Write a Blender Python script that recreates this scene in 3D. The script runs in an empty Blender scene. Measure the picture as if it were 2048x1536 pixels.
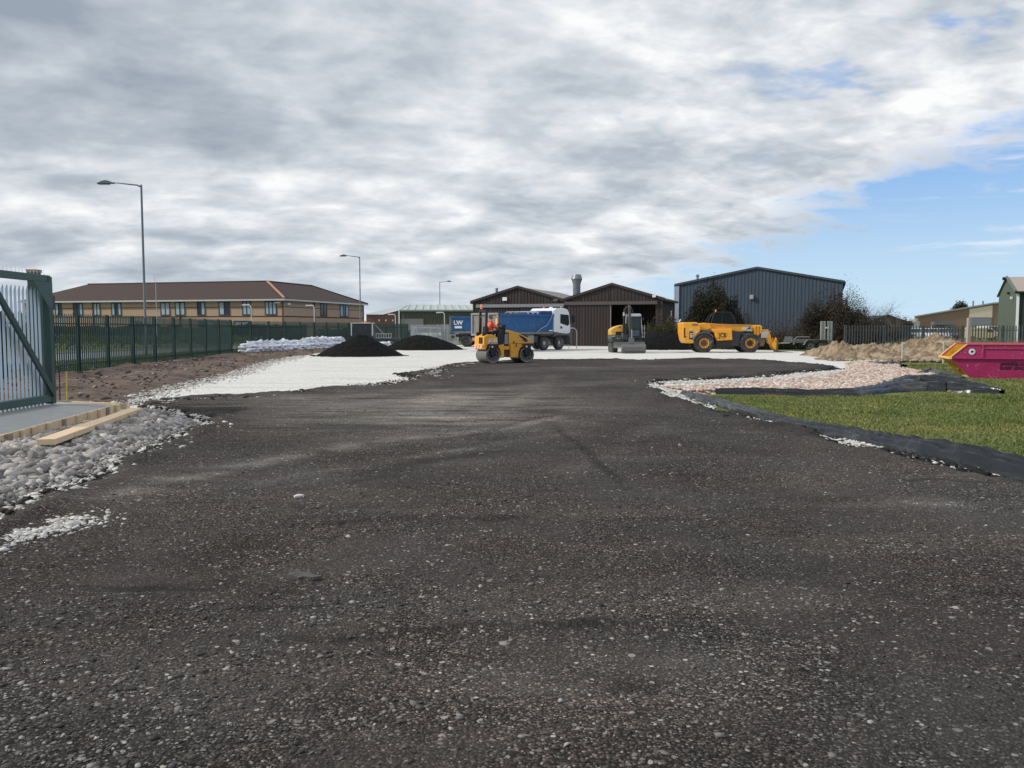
import bpy, bmesh, math, random
import numpy as np
from mathutils import Vector, Matrix, Euler
R = math.radians
random.seed(7); rng = np.random.default_rng(7)
S = bpy.context.scene; COL = S.collection
# ---------------------------------------------------------------- camera
F = 1650.0; HC = 1.65; TH = math.atan((768-656)/F)
cd = bpy.data.cameras.new("camera"); cam = bpy.data.objects.new("camera", cd); COL.objects.link(cam)
cam.location = (0, 0, HC); cam.rotation_euler = (R(90)-TH, 0, 0)
cd.sensor_width = 36; cd.lens = F/2048*36; cd.clip_end = 6000; cd.clip_start = 0.05
S.camera = cam
# ---------------------------------------------------------------- view, world, sun
S.view_settings.view_transform = 'Standard'; S.view_settings.look = 'None'
S.view_settings.exposure = 0.5; S.view_settings.gamma = 1
SUN_EL, SUN_AZ = R(35), R(262)          # azimuth clockwise from +Y
sd = Vector((math.sin(SUN_AZ)*math.cos(SUN_EL), math.cos(SUN_AZ)*math.cos(SUN_EL), math.sin(SUN_EL)))
sl = bpy.data.lights.new("sun", 'SUN'); sl.energy = 2.3; sl.angle = R(2.0); sl.color = (1, .95, .87)
so = bpy.data.objects.new("sun", sl); COL.objects.link(so); so.rotation_euler = sd.to_track_quat('Z', 'Y').to_euler()

class NT:
    """tiny node helper"""
    def __init__(s, tree): s.t = tree; tree.nodes.clear()
    def n(s, typ, **kw):
        nd = s.t.nodes.new(typ)
        for k, v in kw.items():
            if k == 'ins':
                for a, b in v.items():
                    if hasattr(b, 'is_linked') or isinstance(b, bpy.types.NodeSocket): s.t.links.new(b, nd.inputs[a])
                    else: nd.inputs[a].default_value = b
            else: setattr(nd, k, v)
        return nd
    def link(s, a, b): s.t.links.new(a, b)
    def math(s, op, a, b=0.0, c=None, clamp=False):
        i = {0: a, 1: b}
        if c is not None: i[2] = c
        return s.n('ShaderNodeMath', operation=op, use_clamp=clamp, ins=i).outputs[0]
    def noise(s, vec, scale, detail=4, rough=.55, dist=0.0):
        return s.n('ShaderNodeTexNoise', ins={'Vector': vec, 'Scale': scale, 'Detail': detail, 'Roughness': rough, 'Distortion': dist}).outputs['Fac']
    def ramp(s, fac, stops, interp='LINEAR'):
        r = s.n('ShaderNodeValToRGB', ins={'Fac': fac}); cr = r.color_ramp; cr.interpolation = interp
        while len(cr.elements) < len(stops): cr.elements.new(.5)
        for e, (p, c) in zip(cr.elements, stops):
            e.position = p; e.color = (c, c, c, 1) if isinstance(c, (int, float)) else (*c, 1)
        return r.outputs['Color']
    def mix(s, f, a, b, mode='MIX'):
        m = s.n('ShaderNodeMix', data_type='RGBA', blend_type=mode)
        for i, v in ((0, f), (6, a), (7, b)):
            if isinstance(v, bpy.types.NodeSocket): s.t.links.new(v, m.inputs[i])
            else: m.inputs[i].default_value = v if i == 0 else (*v, 1) if len(v) == 3 else v
        return m.outputs[2]
    def ss(s, v, a, b):
        m = s.n('ShaderNodeMapRange', interpolation_type='SMOOTHSTEP', ins={0: v, 1: a, 2: b, 3: 0.0, 4: 1.0})
        return m.outputs[0]

w = bpy.data.worlds.new("World"); S.world = w; w.use_nodes = True
q = NT(w.node_tree)
tc = q.n('ShaderNodeTexCoord').outputs['Generated']
sep = q.n('ShaderNodeSeparateXYZ', ins={0: tc}); X, Y, Z = sep.outputs
hl = q.math('SQRT', q.math('ADD', q.math('MULTIPLY', X, X), q.math('MULTIPLY', Y, Y)))
az = q.math('DIVIDE', X, q.math('MAXIMUM', hl, .001)); el = q.math('DIVIDE', Z, q.math('MAXIMUM', hl, .05))
zz = q.math('ADD', q.math('MAXIMUM', Z, 0.0), .24)
pv = q.n('ShaderNodeCombineXYZ', ins={0: q.math('DIVIDE', X, zz), 1: q.math('MULTIPLY', q.math('DIVIDE', Y, zz), 1.15), 2: 3.1}).outputs[0]
rotv = q.n('ShaderNodeMapping', ins={0: pv, 2: (0, 0, R(-25)), 3: (1.8, 1.95, 1)}).outputs[0]
nA = q.noise(rotv, .75, 3, .5, .3)         # big masses
nB = q.noise(rotv, 2.0, 8, .52, .25)        # billows
nC = q.noise(rotv, 5.5, 6, .55, .35)        # ripples
sky = q.n('ShaderNodeTexSky', sky_type='NISHITA', sun_disc=False, sun_elevation=SUN_EL, sun_rotation=SUN_AZ,
          air_density=1.0, dust_density=.8, ozone_density=1.2).outputs[0]
BG = .1
# brightness field of the cloud deck
b = q.math('ADD', q.math('MULTIPLY', nA, .55), q.math('ADD', q.math('MULTIPLY', nB, .80), q.math('MULTIPLY', nC, .24)))
b = q.math('SUBTRACT', b, .045)
b = q.math('ADD', b, q.math('MULTIPLY', q.math('MULTIPLY', q.math('SUBTRACT', nC, .5), q.ss(az, -.1, .35)), .22))
b = q.math('ADD', b, q.math('MULTIPLY', q.math('MULTIPLY', q.math('SUBTRACT', nB, .5), q.ss(el, .25, .05)), .14))
b = q.math('ADD', b, q.math('MULTIPLY', az, .16))            # brighter to the right
b = q.math('SUBTRACT', b, q.math('MULTIPLY', q.math('MULTIPLY', q.ss(el, .08, .30), q.ss(az, .05, -.30)), .055))
cl = q.ramp(q.math('MULTIPLY', b, .62), [(.26, (2.3, 2.7, 3.2)), (.38, (3.4, 3.8, 4.25)), (.44, (4.25, 4.6, 5.0)), (.50, (5.3, 5.5, 5.8)), (.58, (6.9, 6.95, 6.95))])
low = q.ss(el, .10, .0)
cl = q.mix(q.math('MULTIPLY', low, .5), cl, (4.6, 5.2, 5.8))
# clear blue lane low on the right
edge = q.math('SUBTRACT', q.math('MULTIPLY', az, .44), el)
edge = q.math('ADD', edge, q.math('MULTIPLY', q.math('SUBTRACT', nB, .5), .16))
edge = q.math('ADD', edge, q.math('MULTIPLY', q.math('SUBTRACT', nC, .5), .08))
blue = q.ss(edge, -.005, .045)
wisp = q.ss(q.noise(q.n('ShaderNodeMapping', ins={0: tc, 2: (0, R(14), 0), 3: (5, 5, 42)}).outputs[0], 1.0, 6, .55, .5), .52, .72)
wmask = q.math('MULTIPLY', q.math('MULTIPLY', wisp, q.ss(el, .03, .10)), .75)
blue = q.math('MULTIPLY', blue, q.math('SUBTRACT', 1.0, wmask))
hole = q.math('MULTIPLY', q.math('MULTIPLY', q.ss(nB, .42, .32), q.ss(az, .12, .5)), .8)
blue = q.math('MAXIMUM', blue, hole)
bl = q.mix(.7, sky, (1.7, 3.3, 6.2)); bl = q.mix(q.ss(el, .20, -.02), bl, (4.2, 5.6, 6.6))
fin = q.mix(blue, cl, bl)
bg = q.n('ShaderNodeBackground', ins={0: fin, 1: BG}); q.link(bg.outputs[0], q.n('ShaderNodeOutputWorld').inputs[0])

# ---------------------------------------------------------------- picture point -> place
def ray(px, py):
    dx = (px-1024)/F; dy = -(py-768)/F
    return dx, math.cos(TH)+dy*math.sin(TH), -math.sin(TH)+dy*math.cos(TH)
def G(px, py, z=0.0):
    x, y, zz_ = ray(px, py); t = (z-HC)/zz_
    return (x*t, y*t)
def XA(px, Yd, py=656):
    x, y, _ = ray(px, py); return x/y*Yd
def ZA(py, Yd):
    _, y, z = ray(1024, py); return HC+z/y*Yd

# ---------------------------------------------------------------- object helpers
def tag(o, label=None, cat=None, group=None, kind=None):
    if label: o['label'] = label
    if cat: o['category'] = cat
    if group: o['group'] = group
    if kind: o['kind'] = kind
    return o
def empty(name, loc=(0, 0, 0), rz=0, **k):
    o = bpy.data.objects.new(name, None); COL.objects.link(o); o.location = loc; o.rotation_euler = (0, 0, rz)
    o.empty_display_size = .2
    return tag(o, **k)
def meshobj(name, V, Fc, mat, parent=None, smooth=False, bevel=0, loc=None):
    me = bpy.data.meshes.new(name); me.from_pydata([tuple(v) for v in V], [], Fc)
    if smooth: me.polygons.foreach_set('use_smooth', [True]*len(me.polygons))
    me.materials.append(mat); o = bpy.data.objects.new(name, me); COL.objects.link(o)
    if parent: o.parent = parent
    if loc: o.location = loc
    if bevel:
        b_ = o.modifiers.new('bevel', 'BEVEL'); b_.width = bevel; b_.segments = 2; b_.limit_method = 'ANGLE'; b_.angle_limit = R(40)
        b_.harden_normals = False
    return o
def npmesh(name, V, T, mat, parent=None, smooth=False):
    """V (n,3) array, T (m,k) array of k-gons"""
    me = bpy.data.meshes.new(name); n, m, k = len(V), len(T), T.shape[1]
    me.vertices.add(n); me.vertices.foreach_set('co', np.asarray(V, np.float32).ravel())
    me.loops.add(m*k); me.loops.foreach_set('vertex_index', np.asarray(T, np.int32).ravel())
    me.polygons.add(m); me.polygons.foreach_set('loop_start', np.arange(0, m*k, k, dtype=np.int32))
    me.polygons.foreach_set('loop_total', np.full(m, k, np.int32))
    if smooth: me.polygons.foreach_set('use_smooth', np.ones(m, bool))
    me.update(calc_edges=True); me.validate()
    me.materials.append(mat); o = bpy.data.objects.new(name, me); COL.objects.link(o)
    if parent: o.parent = parent
    return o
class MB:
    def __init__(s): s.V = []; s.F = []
    def add(s, V, Fc, M=None):
        k = len(s.V)
        s.V += [tuple(M @ Vector(v)) if M else tuple(v) for v in V]; s.F += [tuple(i+k for i in f) for f in Fc]; return s
    def box(s, c, d, rot=(0, 0, 0)):
        x, y, z = d[0]/2, d[1]/2, d[2]/2
        V = [(-x, -y, -z), (x, -y, -z), (x, y, -z), (-x, y, -z), (-x, -y, z), (x, -y, z), (x, y, z), (-x, y, z)]
        M = Matrix.Translation(c) @ Euler(rot).to_matrix().to_4x4()
        return s.add(V, [(0, 3, 2, 1), (4, 5, 6, 7), (0, 1, 5, 4), (1, 2, 6, 5), (2, 3, 7, 6), (3, 0, 4, 7)], M)
    def bb(s, x0, x1, y0, y1, z0, z1): return s.box(((x0+x1)/2, (y0+y1)/2, (z0+z1)/2), (abs(x1-x0), abs(y1-y0), abs(z1-z0)))
    def prism(s, pts, y0, y1, M=None):          # profile in x,z pushed along y
        n = len(pts)
        a = sum(pts[i][0]*pts[(i+1) % n][1]-pts[(i+1) % n][0]*pts[i][1] for i in range(n))
        if a < 0: pts = pts[::-1]
        V = [(p[0], y0, p[1]) for p in pts]+[(p[0], y1, p[1]) for p in pts]
        Fc = [tuple(range(n)), tuple(range(2*n-1, n-1, -1))]+[((i+1) % n, i, i+n, (i+1) % n+n) for i in range(n)]
        return s.add(V, Fc, M)
    def tube(s, pts, r, n=8, caps=True):
        pts = [Vector(p) for p in pts]; rs = r if isinstance(r, (list, tuple)) else [r]*len(pts)
        V = []; Fc = []; ref = None
        for i, p in enumerate(pts):
            d = (pts[min(i+1, len(pts)-1)]-pts[max(i-1, 0)]).normalized()
            if ref is None: ref = Vector((0, 0, 1)) if abs(d.z) < .9 else Vector((1, 0, 0))
            u = d.cross(ref).normalized(); v = u.cross(d)
            ref = v
            for k in range(n):
                a = 2*math.pi*k/n; V.append(p+(u*math.cos(a)+v*math.sin(a))*rs[i])
        for i in range(len(pts)-1):
            for k in range(n): Fc.append((i*n+k, i*n+(k+1) % n, (i+1)*n+(k+1) % n, (i+1)*n+k))
        if caps: Fc += [tuple(range(n-1, -1, -1)), tuple(range((len(pts)-1)*n, len(pts)*n))]
        return s.add(V, Fc)
    def lathe(s, prof, c=(0, 0, 0), axis='y', n=32, caps=True):   # prof: (radius, along)
        V = []; Fc = []; m = len(prof)
        for k in range(n):
            a = 2*math.pi*k/n
            for r_, t in prof:
                u, v = r_*math.cos(a), r_*math.sin(a)
                p = {'y': (u, t, v), 'z': (u, v, t), 'x': (t, u, v)}[axis]
                V.append((p[0]+c[0], p[1]+c[1], p[2]+c[2]))
        for k in range(n):
            for j in range(m-1): Fc.append((k*m+j, k*m+j+1, ((k+1) % n)*m+j+1, ((k+1) % n)*m+j))
        if caps and prof[0][0] > 1e-6: Fc.append(tuple(k*m for k in range(n)))
        if caps and prof[-1][0] > 1e-6: Fc.append(tuple(k*m+m-1 for k in range(n-1, -1, -1)))
        return s.add(V, Fc)
    def build(s, name, mat, parent=None, smooth=False, bevel=0, loc=None):
        return meshobj(name, s.V, s.F, mat, parent, smooth, bevel, loc)
def lathe_obj(name, prof, c, mat, parent, axis='y', n=32, caps=True):
    o = MB().lathe(prof, c, axis, n, caps).build(name, mat, parent)
    bm = bmesh.new(); bm.from_mesh(o.data); bmesh.ops.recalc_face_normals(bm, faces=bm.faces)
    for f in bm.faces: f.smooth = len(f.verts) == 4
    for e in bm.edges: e.smooth = not (len(e.link_faces) == 2 and e.calc_face_angle(0) > R(35))
    bm.to_mesh(o.data); bm.free(); return o
def text(name, body, size, mat, parent, loc, rot, depth=.004, sx=1.0, bold=0.0, shear=0, align='CENTER'):
    c = bpy.data.curves.new(name, 'FONT'); c.body = body; c.size = size; c.extrude = depth; c.align_x = align; c.align_y = 'CENTER'
    c.offset = bold; c.shear = shear; c.resolution_u = 3
    t = bpy.data.objects.new(name, c); COL.objects.link(t); bpy.context.view_layer.update()
    me = bpy.data.meshes.new_from_object(t); bpy.data.objects.remove(t)
    me.materials.clear(); me.materials.append(mat)
    o = bpy.data.objects.new(name, me); COL.objects.link(o); o.parent = parent; o.location = loc; o.rotation_euler = rot; o.scale = (sx, 1, 1)
    return o
def copy_tree(o, parent=None):
    c = o.copy(); COL.objects.link(c); c.parent = parent
    for ch in [k for k in bpy.data.objects if k.parent == o]: copy_tree(ch, c)
    return c

# ---------------------------------------------------------------- materials
def M(name, col, rough=.6, metal=0.0, var=.12, scale=2.5, bump=0.0, bscale=40, col2=None, c2scale=6, c2lo=.55, c2hi=.7, coat=0, spec=.5):
    m = bpy.data.materials.new(name); m.use_nodes = True; q = NT(m.node_tree)
    tc = q.n('ShaderNodeTexCoord').outputs['Object']
    n1 = q.noise(tc, scale, 6, .6)
    base = q.mix(n1, tuple(c*(1-var) for c in col), tuple(min(1, c*(1+var)) for c in col))
    if col2: base = q.mix(q.ss(q.noise(tc, c2scale, 7, .62), c2lo, c2hi), base, col2)
    p = q.n('ShaderNodeBsdfPrincipled', ins={'Base Color': base, 'Metallic': metal, 'Specular IOR Level': spec, 'Coat Weight': coat})
    q.link(q.math('ADD', q.math('MULTIPLY', q.math('SUBTRACT', n1, .5), .3), rough, clamp=True), p.inputs['Roughness'])
    if bump:
        bn = q.n('ShaderNodeBump', ins={'Strength': bump, 'Distance': .02, 'Height': q.noise(tc, bscale, 4)})
        q.link(bn.outputs[0], p.inputs['Normal'])
    q.link(p.outputs[0], q.n('ShaderNodeOutputMaterial').inputs[0])
    return m
def Mglass(name, col=(.02, .03, .035), rough=.06):
    m = bpy.data.materials.new(name); m.use_nodes = True; q = NT(m.node_tree)
    tc = q.n('ShaderNodeTexCoord').outputs['Object']
    p = q.n('ShaderNodeBsdfPrincipled', ins={'Base Color': (*col, 1), 'Specular IOR Level': .45})
    q.link(q.math('ADD', q.math('MULTIPLY', q.noise(tc, 9, 3), .12), rough), p.inputs['Roughness'])
    q.link(p.outputs[0], q.n('ShaderNodeOutputMaterial').inputs[0]); return m
def Mclear(name, col, tr_=.55):
    m = Mglass(name, col, .05); nt = m.node_tree; p = [n for n in nt.nodes if n.type == 'BSDF_PRINCIPLED'][0]; o_ = [n for n in nt.nodes if n.type == 'OUTPUT_MATERIAL'][0]
    t = nt.nodes.new('ShaderNodeBsdfTransparent'); t.inputs[0].default_value = (.55, .62, .58, 1); mx = nt.nodes.new('ShaderNodeMixShader'); mx.inputs[0].default_value = tr_
    nt.links.new(p.outputs[0], mx.inputs[1]); nt.links.new(t.outputs[0], mx.inputs[2]); nt.links.new(mx.outputs[0], o_.inputs[0]); return m
def Mglow(name, col, strength=.0):
    return M(name, col, .25)
def Misland(name, stops, rough=.85, bump=.3, bscale=60, nscale=25, patch=None):
    """colour differs stone by stone"""
    m = bpy.data.materials.new(name); m.use_nodes = True; q = NT(m.node_tree)
    tc = q.n('ShaderNodeTexCoord').outputs['Object']
    g = q.n('ShaderNodeNewGeometry').outputs['Random Per Island']
    base = q.ramp(g, stops)
    base = q.mix(q.noise(tc, nscale, 5), base, q.mix(1.0, base, (.62, .6, .58), 'MULTIPLY'))
    if patch: base = q.mix(q.ss(q.noise(tc, .9, 6, .65, .4), .47, .66), base, q.mix(1.0, base, patch, 'MULTIPLY')); base = q.mix(q.ss(q.noise(tc, .35, 4, .6), .58, .42), base, q.mix(1.0, base, (.72, .82, .65), 'MULTIPLY'))
    p = q.n('ShaderNodeBsdfPrincipled', ins={'Base Color': base, 'Roughness': rough, 'Specular IOR Level': .3})
    bn = q.n('ShaderNodeBump', ins={'Strength': bump, 'Distance': .01, 'Height': q.noise(tc, bscale, 4)})
    q.link(bn.outputs[0], p.inputs['Normal']); q.link(p.outputs[0], q.n('ShaderNodeOutputMaterial').inputs[0]); return m

yellow = M('machine_yellow', (.76, .37, .03), .4, var=.15, col2=(.30, .17, .05), c2scale=5, c2lo=.6, c2hi=.78)
orange = M('telehandler_orange', (.84, .37, .022), .38, var=.12, col2=(.34, .15, .03), c2scale=4, c2lo=.6, c2hi=.75)
exyel = M('excavator_yellow', (.72, .40, .06), .4)
black = M('black_paint', (.013, .013, .014), .45)
dkgrey = M('dark_grey_steel', (.045, .047, .05), .55)
rubber = M('tyre_rubber', (.03, .03, .031), .85, bump=.3, col2=(.16, .155, .145), c2scale=3, c2lo=.45, c2hi=.72)
steel = M('worn_steel', (.26, .255, .24), .5, .35, col2=(.12, .10, .085), c2scale=4)
drumst = M('drum_steel', (.17, .165, .155), .55, .4, var=.3, scale=5)
galv = M('galvanised_steel', (.40, .44, .47), .5, .25, var=.15, scale=8)
galvp = M('galvanised_pale', (.55, .62, .68), .5, .1, var=.1, scale=4)
green = M('green_powder_coat', (.015, .046, .039), .42, var=.2, scale=4)
greenfr = M('gate_green', (.035, .08, .07), .45, var=.2, scale=4)
white = M('white_paint', (.72, .74, .76), .35)
glass = Mglass('tinted_glass')
windowg = Mglass('window_glass', (.10, .13, .15), .1)
bodyblue = M('tipper_blue', (.012, .090, .24), .45, var=.2, col2=(.05, .11, .19), c2scale=1.2, c2lo=.50, c2hi=.8)
tailgrey = M('tailgate_grey', (.19, .18, .165), .6, col2=(.09, .08, .07), c2scale=3)
greypl = M('grey_plastic', (.09, .095, .10), .6)
amber = M('amber_lens', (.85, .28, .10), .2)
redlens = M('red_lens', (.75, .16, .12), .25)
hiviz = M('hi_vis_orange', (1.0, .13, .05), .75, bump=.2, bscale=30)
skin = M('skin', (.55, .33, .24), .55)
hair = M('grey_hair', (.14, .13, .12), .85)
trous = M('dark_work_trousers', (.018, .02, .028), .85)
reflect = M('reflective_tape', (.62, .62, .60), .35)
def worn(m, col, scale, lo):
    nt = m.node_tree; q2 = NT.__new__(NT); q2.t = nt; p = [n for n in nt.nodes if n.type == 'BSDF_PRINCIPLED'][0]; src = p.inputs['Base Color'].links[0].from_socket
    tc = q2.n('ShaderNodeTexCoord').outputs['Object']; f = q2.math('MULTIPLY', q2.ss(q2.noise(tc, scale, 3, .6), lo, lo+.05), q2.ss(q2.noise(tc, scale*.12, 3, .5), .48, .60))
    nt.links.new(q2.mix(f, src, col), p.inputs['Base Color']); return m
magenta = M('magenta_skip_paint', (.37, .022, .112), .42, var=.14, scale=3, col2=(.30, .03, .10), c2scale=5, c2lo=.52, c2hi=.75)
worn(magenta, (.55, .42, .40), 20, .62); worn(yellow, (.20, .13, .08), 14, .60); worn(orange, (.24, .15, .08), 9, .58); worn(bodyblue, (.16, .17, .18), 8, .58)
skipyel = M('yellow_skip_paint', (.68, .33, .015), .45, var=.2, scale=4, col2=(.33, .17, .03), c2scale=6, c2lo=.55, c2hi=.72)
timber = M('new_timber', (.66, .50, .32), .7, var=.15, scale=6, bump=.2, bscale=30)
timberd = M('weathered_timber', (.30, .24, .17), .8, var=.2, scale=5)
concrete = M('fresh_concrete', (.30, .31, .31), .8, var=.15, scale=1.3, bump=.2, bscale=60, col2=(.40, .40, .39), c2scale=2)
plastic = M('black_membrane', (.014, .016, .019), .26, spec=.5, var=.4, scale=4, bump=.5, bscale=9)
bark = M('bark', (.085, .065, .05), .9, bump=.5, bscale=30)

# ---------------------------------------------------------------- numpy noise, polygons, sheets
_perm = rng.random((256, 256))
def vn(x, y):
    xi = np.floor(x).astype(int); yi = np.floor(y).astype(int); fx = x-xi; fy = y-yi
    fx = fx*fx*(3-2*fx); fy = fy*fy*(3-2*fy)
    a = _perm[xi & 255, yi & 255]; b_ = _perm[(xi+1) & 255, yi & 255]; c = _perm[xi & 255, (yi+1) & 255]; d = _perm[(xi+1) & 255, (yi+1) & 255]
    return (a*(1-fx)+b_*fx)*(1-fy)+(c*(1-fx)+d*fx)*fy
def fbm(x, y, o=4, g=.5):
    s = 0; a = 1; t = 0
    for i in range(o): s = s+a*(vn(x*2**i+17.3*i, y*2**i+5.1*i)-.5); t += a; a *= g
    return s/t*2
def sdist(x, y, poly):
    P = np.array(poly, float); n = len(P); d = np.full(x.shape, 1e9); ins = np.zeros(x.shape, bool)
    for i in range(n):
        a = P[i]; b_ = P[(i+1) % n]; e = b_-a
        t = np.clip(((x-a[0])*e[0]+(y-a[1])*e[1])/(e@e+1e-12), 0, 1)
        d = np.minimum(d, np.hypot(x-a[0]-t*e[0], y-a[1]-t*e[1]))
        c = (a[1] > y) != (b_[1] > y)
        if abs(e[1]) > 1e-12: ins ^= c & (x < e[0]*(y-a[1])/e[1]+a[0])
    return np.where(ins, d, -d)
def fan(y0, y1, rows, u0, u1, cols, off=4.0):
    Yv = np.exp(np.linspace(math.log(y0+off), math.log(y1+off), rows))-off; U = np.linspace(u0, u1, cols)
    return U[None, :]*(Yv[:, None]+off), np.repeat(Yv[:, None], cols, 1)
def sheet(name, x, y, z, keep, mat, parent=None, smooth=True):
    r, c = x.shape; idx = np.arange(r*c).reshape(r, c)
    k = keep[:-1, :-1] | keep[1:, :-1] | keep[:-1, 1:] | keep[1:, 1:]
    Q = np.stack([idx[:-1, :-1], idx[:-1, 1:], idx[1:, 1:], idx[1:, :-1]], -1)[k]
    used = np.unique(Q); mp = np.full(r*c, -1); mp[used] = np.arange(len(used))
    V = np.stack([x.ravel(), y.ravel(), z.ravel()], 1)[used]
    return npmesh(name, V, mp[Q], mat, parent, smooth)
def px(pl, z=0): return [G(a, b_, z) for a, b_ in pl]

# ---------------------------------------------------------------- ground materials
def ground_mat(name, build, rough=.9, spec=.25):
    m = bpy.data.materials.new(name); m.use_nodes = True; q = NT(m.node_tree)
    tc = q.n('ShaderNodeTexCoord').outputs['Object']
    col, hgt, dist, strg = build(q, tc)
    p = q.n('ShaderNodeBsdfPrincipled', ins={'Base Color': col, 'Roughness': rough, 'Specular IOR Level': spec})
    bn = q.n('ShaderNodeBump', ins={'Strength': strg, 'Distance': dist, 'Height': hgt})
    q.link(bn.outputs[0], p.inputs['Normal']); q.link(p.outputs[0], q.n('ShaderNodeOutputMaterial').inputs[0]); return m
def vor(q, tc, scale, feat='F1', rnd=1.0):
    v = q.n('ShaderNodeTexVoronoi', feature=feat, ins={'Vector': tc, 'Scale': scale, 'Randomness': rnd}); return v
def b_planings(q, tc):
    warp = q.n('ShaderNodeVectorMath', operation='ADD', ins={0: tc, 1: q.n('ShaderNodeVectorMath', operation='SCALE', ins={0: q.n('ShaderNodeTexNoise', ins={'Vector': tc, 'Scale': 22.0, 'Detail': 2}).outputs['Color'], 3: .022}).outputs[0]}).outputs[0]
    v1 = vor(q, warp, 75); v2 = vor(q, warp, 34); v3 = vor(q, warp, 15)
    r1 = q.n('ShaderNodeSeparateColor', ins={0: v1.outputs['Color']}).outputs[0]
    s2 = q.n('ShaderNodeSeparateColor', ins={0: v2.outputs['Color']}); r2 = s2.outputs[0]
    s3 = q.n('ShaderNodeSeparateColor', ins={0: v3.outputs['Color']}); r3 = s3.outputs[0]
    patch = q.noise(tc, .35, 5, .6, .6)
    # long dusty drag lines, curving across the yard
    st = q.n('ShaderNodeMapping', ins={0: tc, 2: (0, 0, R(14)), 3: (.16, 1.0, 1)}).outputs[0]
    streak = q.noise(st, .85, 6, .6, 1.2)
    brown = q.noise(tc, .5, 3, .5, .3)
    fine = q.ramp(r1, [(0, (.030, .0275, .0255)), (.5, (.060, .0555, .0525)), (.80, (.092, .086, .081)), (.94, (.16, .15, .142)), (1, (.26, .25, .235))])
    fine = q.mix(1.0, fine, q.ramp(brown, [(.38, (1.0, 1.0, 1.0)), (.56, (1.12, .98, .94)), (.70, (1.05, 1.0, .98))]), 'MULTIPLY')
    fine = q.mix(q.ss(v1.outputs['Distance'], .45, .62), fine, (.018, .017, .016))
    smth = q.math('MULTIPLY', q.ss(q.noise(tc, .7, 6, .62, .5), .42, .60), .48)
    fine = q.mix(smth, fine, (.060, .055, .052))
    fleck = q.noise(tc, 3.0, 4, .6)
    thr2 = q.math('ADD', q.math('ADD', q.math('MULTIPLY', fleck, -.40), 1.06), q.math('MULTIPLY', smth, .10))
    m2 = q.math('MULTIPLY', q.math('GREATER_THAN', r2, thr2), q.ss(v2.outputs['Distance'], .42, .32))
    c2 = q.ramp(s2.outputs[1], [(0, (.09, .085, .08)), (.6, (.16, .15, .14)), (1, (.36, .35, .33))])
    c = q.mix(m2, fine, c2)
    m3 = q.math('MULTIPLY', q.math('GREATER_THAN', r3, .968), q.ss(v3.outputs['Distance'], .30, .22))
    c = q.mix(m3, c, q.ramp(s3.outputs[1], [(0, (.10, .09, .085)), (1, (.30, .29, .28))]))
    dust = q.math('MULTIPLY', q.ss(streak, .50, .68), .38)
    c = q.mix(dust, c, q.mix(1.0, c, (2.0, 1.95, 1.9), 'MULTIPLY'))
    # fresh lighter dust beyond the middle of the yard
    sx, sy, _ = q.n('ShaderNodeSeparateXYZ', ins={0: tc}).outputs
    rad = q.math('SQRT', q.math('ADD', q.math('POWER', q.math('DIVIDE', q.math('ADD', sx, 2.0), 5.0), 2.0), q.math('POWER', q.math('DIVIDE', q.math('SUBTRACT', sy, 17.5), 6.5), 2.0)))
    dz = q.math('MULTIPLY', q.math('MULTIPLY', q.ss(rad, 1.15, .2), q.ss(q.noise(st, 1.6, 6, .65, 2.0), .36, .60)), .85)
    c = q.mix(dz, c, q.mix(.45, q.mix(1.0, c, (3.0, 2.95, 2.85), 'MULTIPLY'), (.16, .153, .143)))
    dust_a = q.n('ShaderNodeAttribute', attribute_name='dust').outputs['Fac']
    c = q.mix(q.math('MULTIPLY', q.math('MAXIMUM', dust_a, 0.0), .75, None, True), c, q.mix(.4, q.mix(1.0, c, (3.0, 2.95, 2.9), 'MULTIPLY'), (.17, .165, .155)))
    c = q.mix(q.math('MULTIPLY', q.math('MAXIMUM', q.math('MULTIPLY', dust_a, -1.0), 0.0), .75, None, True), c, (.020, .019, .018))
    c = q.mix(1.0, c, q.ramp(patch, [(.30, .66), (.45, .95), (.56, 1.12), (.7, 1.35)]), 'MULTIPLY')
    ridge = q.ss(q.noise(st, 1.9, 3, .5, 1.0), .36, .28)
    c = q.mix(q.math('MULTIPLY', ridge, .55), c, (.014, .013, .013))
    h = q.math('ADD', q.math('MULTIPLY', v1.outputs['Distance'], -.35), q.math('ADD', q.math('MULTIPLY', r2, .45), q.math('MULTIPLY', q.noise(tc, 7, 6, .65), 1.6)))
    return c, h, .018, .9
planings = ground_mat('asphalt_planings', b_planings, .93, .12)
def b_white(q, tc):
    v = vor(q, tc, 22); s_ = q.n('ShaderNodeSeparateColor', ins={0: v.outputs['Color']})
    c = q.ramp(s_.outputs[0], [(0, (.50, .49, .465)), (.6, (.66, .65, .62)), (1, (.78, .77, .74))])
    st = q.n('ShaderNodeMapping', ins={0: tc, 2: (0, 0, R(10)), 3: (.12, 1.0, 1)}).outputs[0]
    c = q.mix(q.math('MULTIPLY', q.ss(q.noise(st, 1.6, 7, .62, .8), .50, .66), .6), c, (.43, .41, .385))
    c = q.mix(q.math('MULTIPLY', q.ss(q.noise(tc, .25, 4, .5), .45, .7), .3), c, (.56, .545, .52))
    return c, q.math('ADD', q.noise(tc, 9, 6, .7), q.math('MULTIPLY', s_.outputs[1], .3)), .03, .7
whitest = ground_mat('crushed_limestone', b_white)
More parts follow.
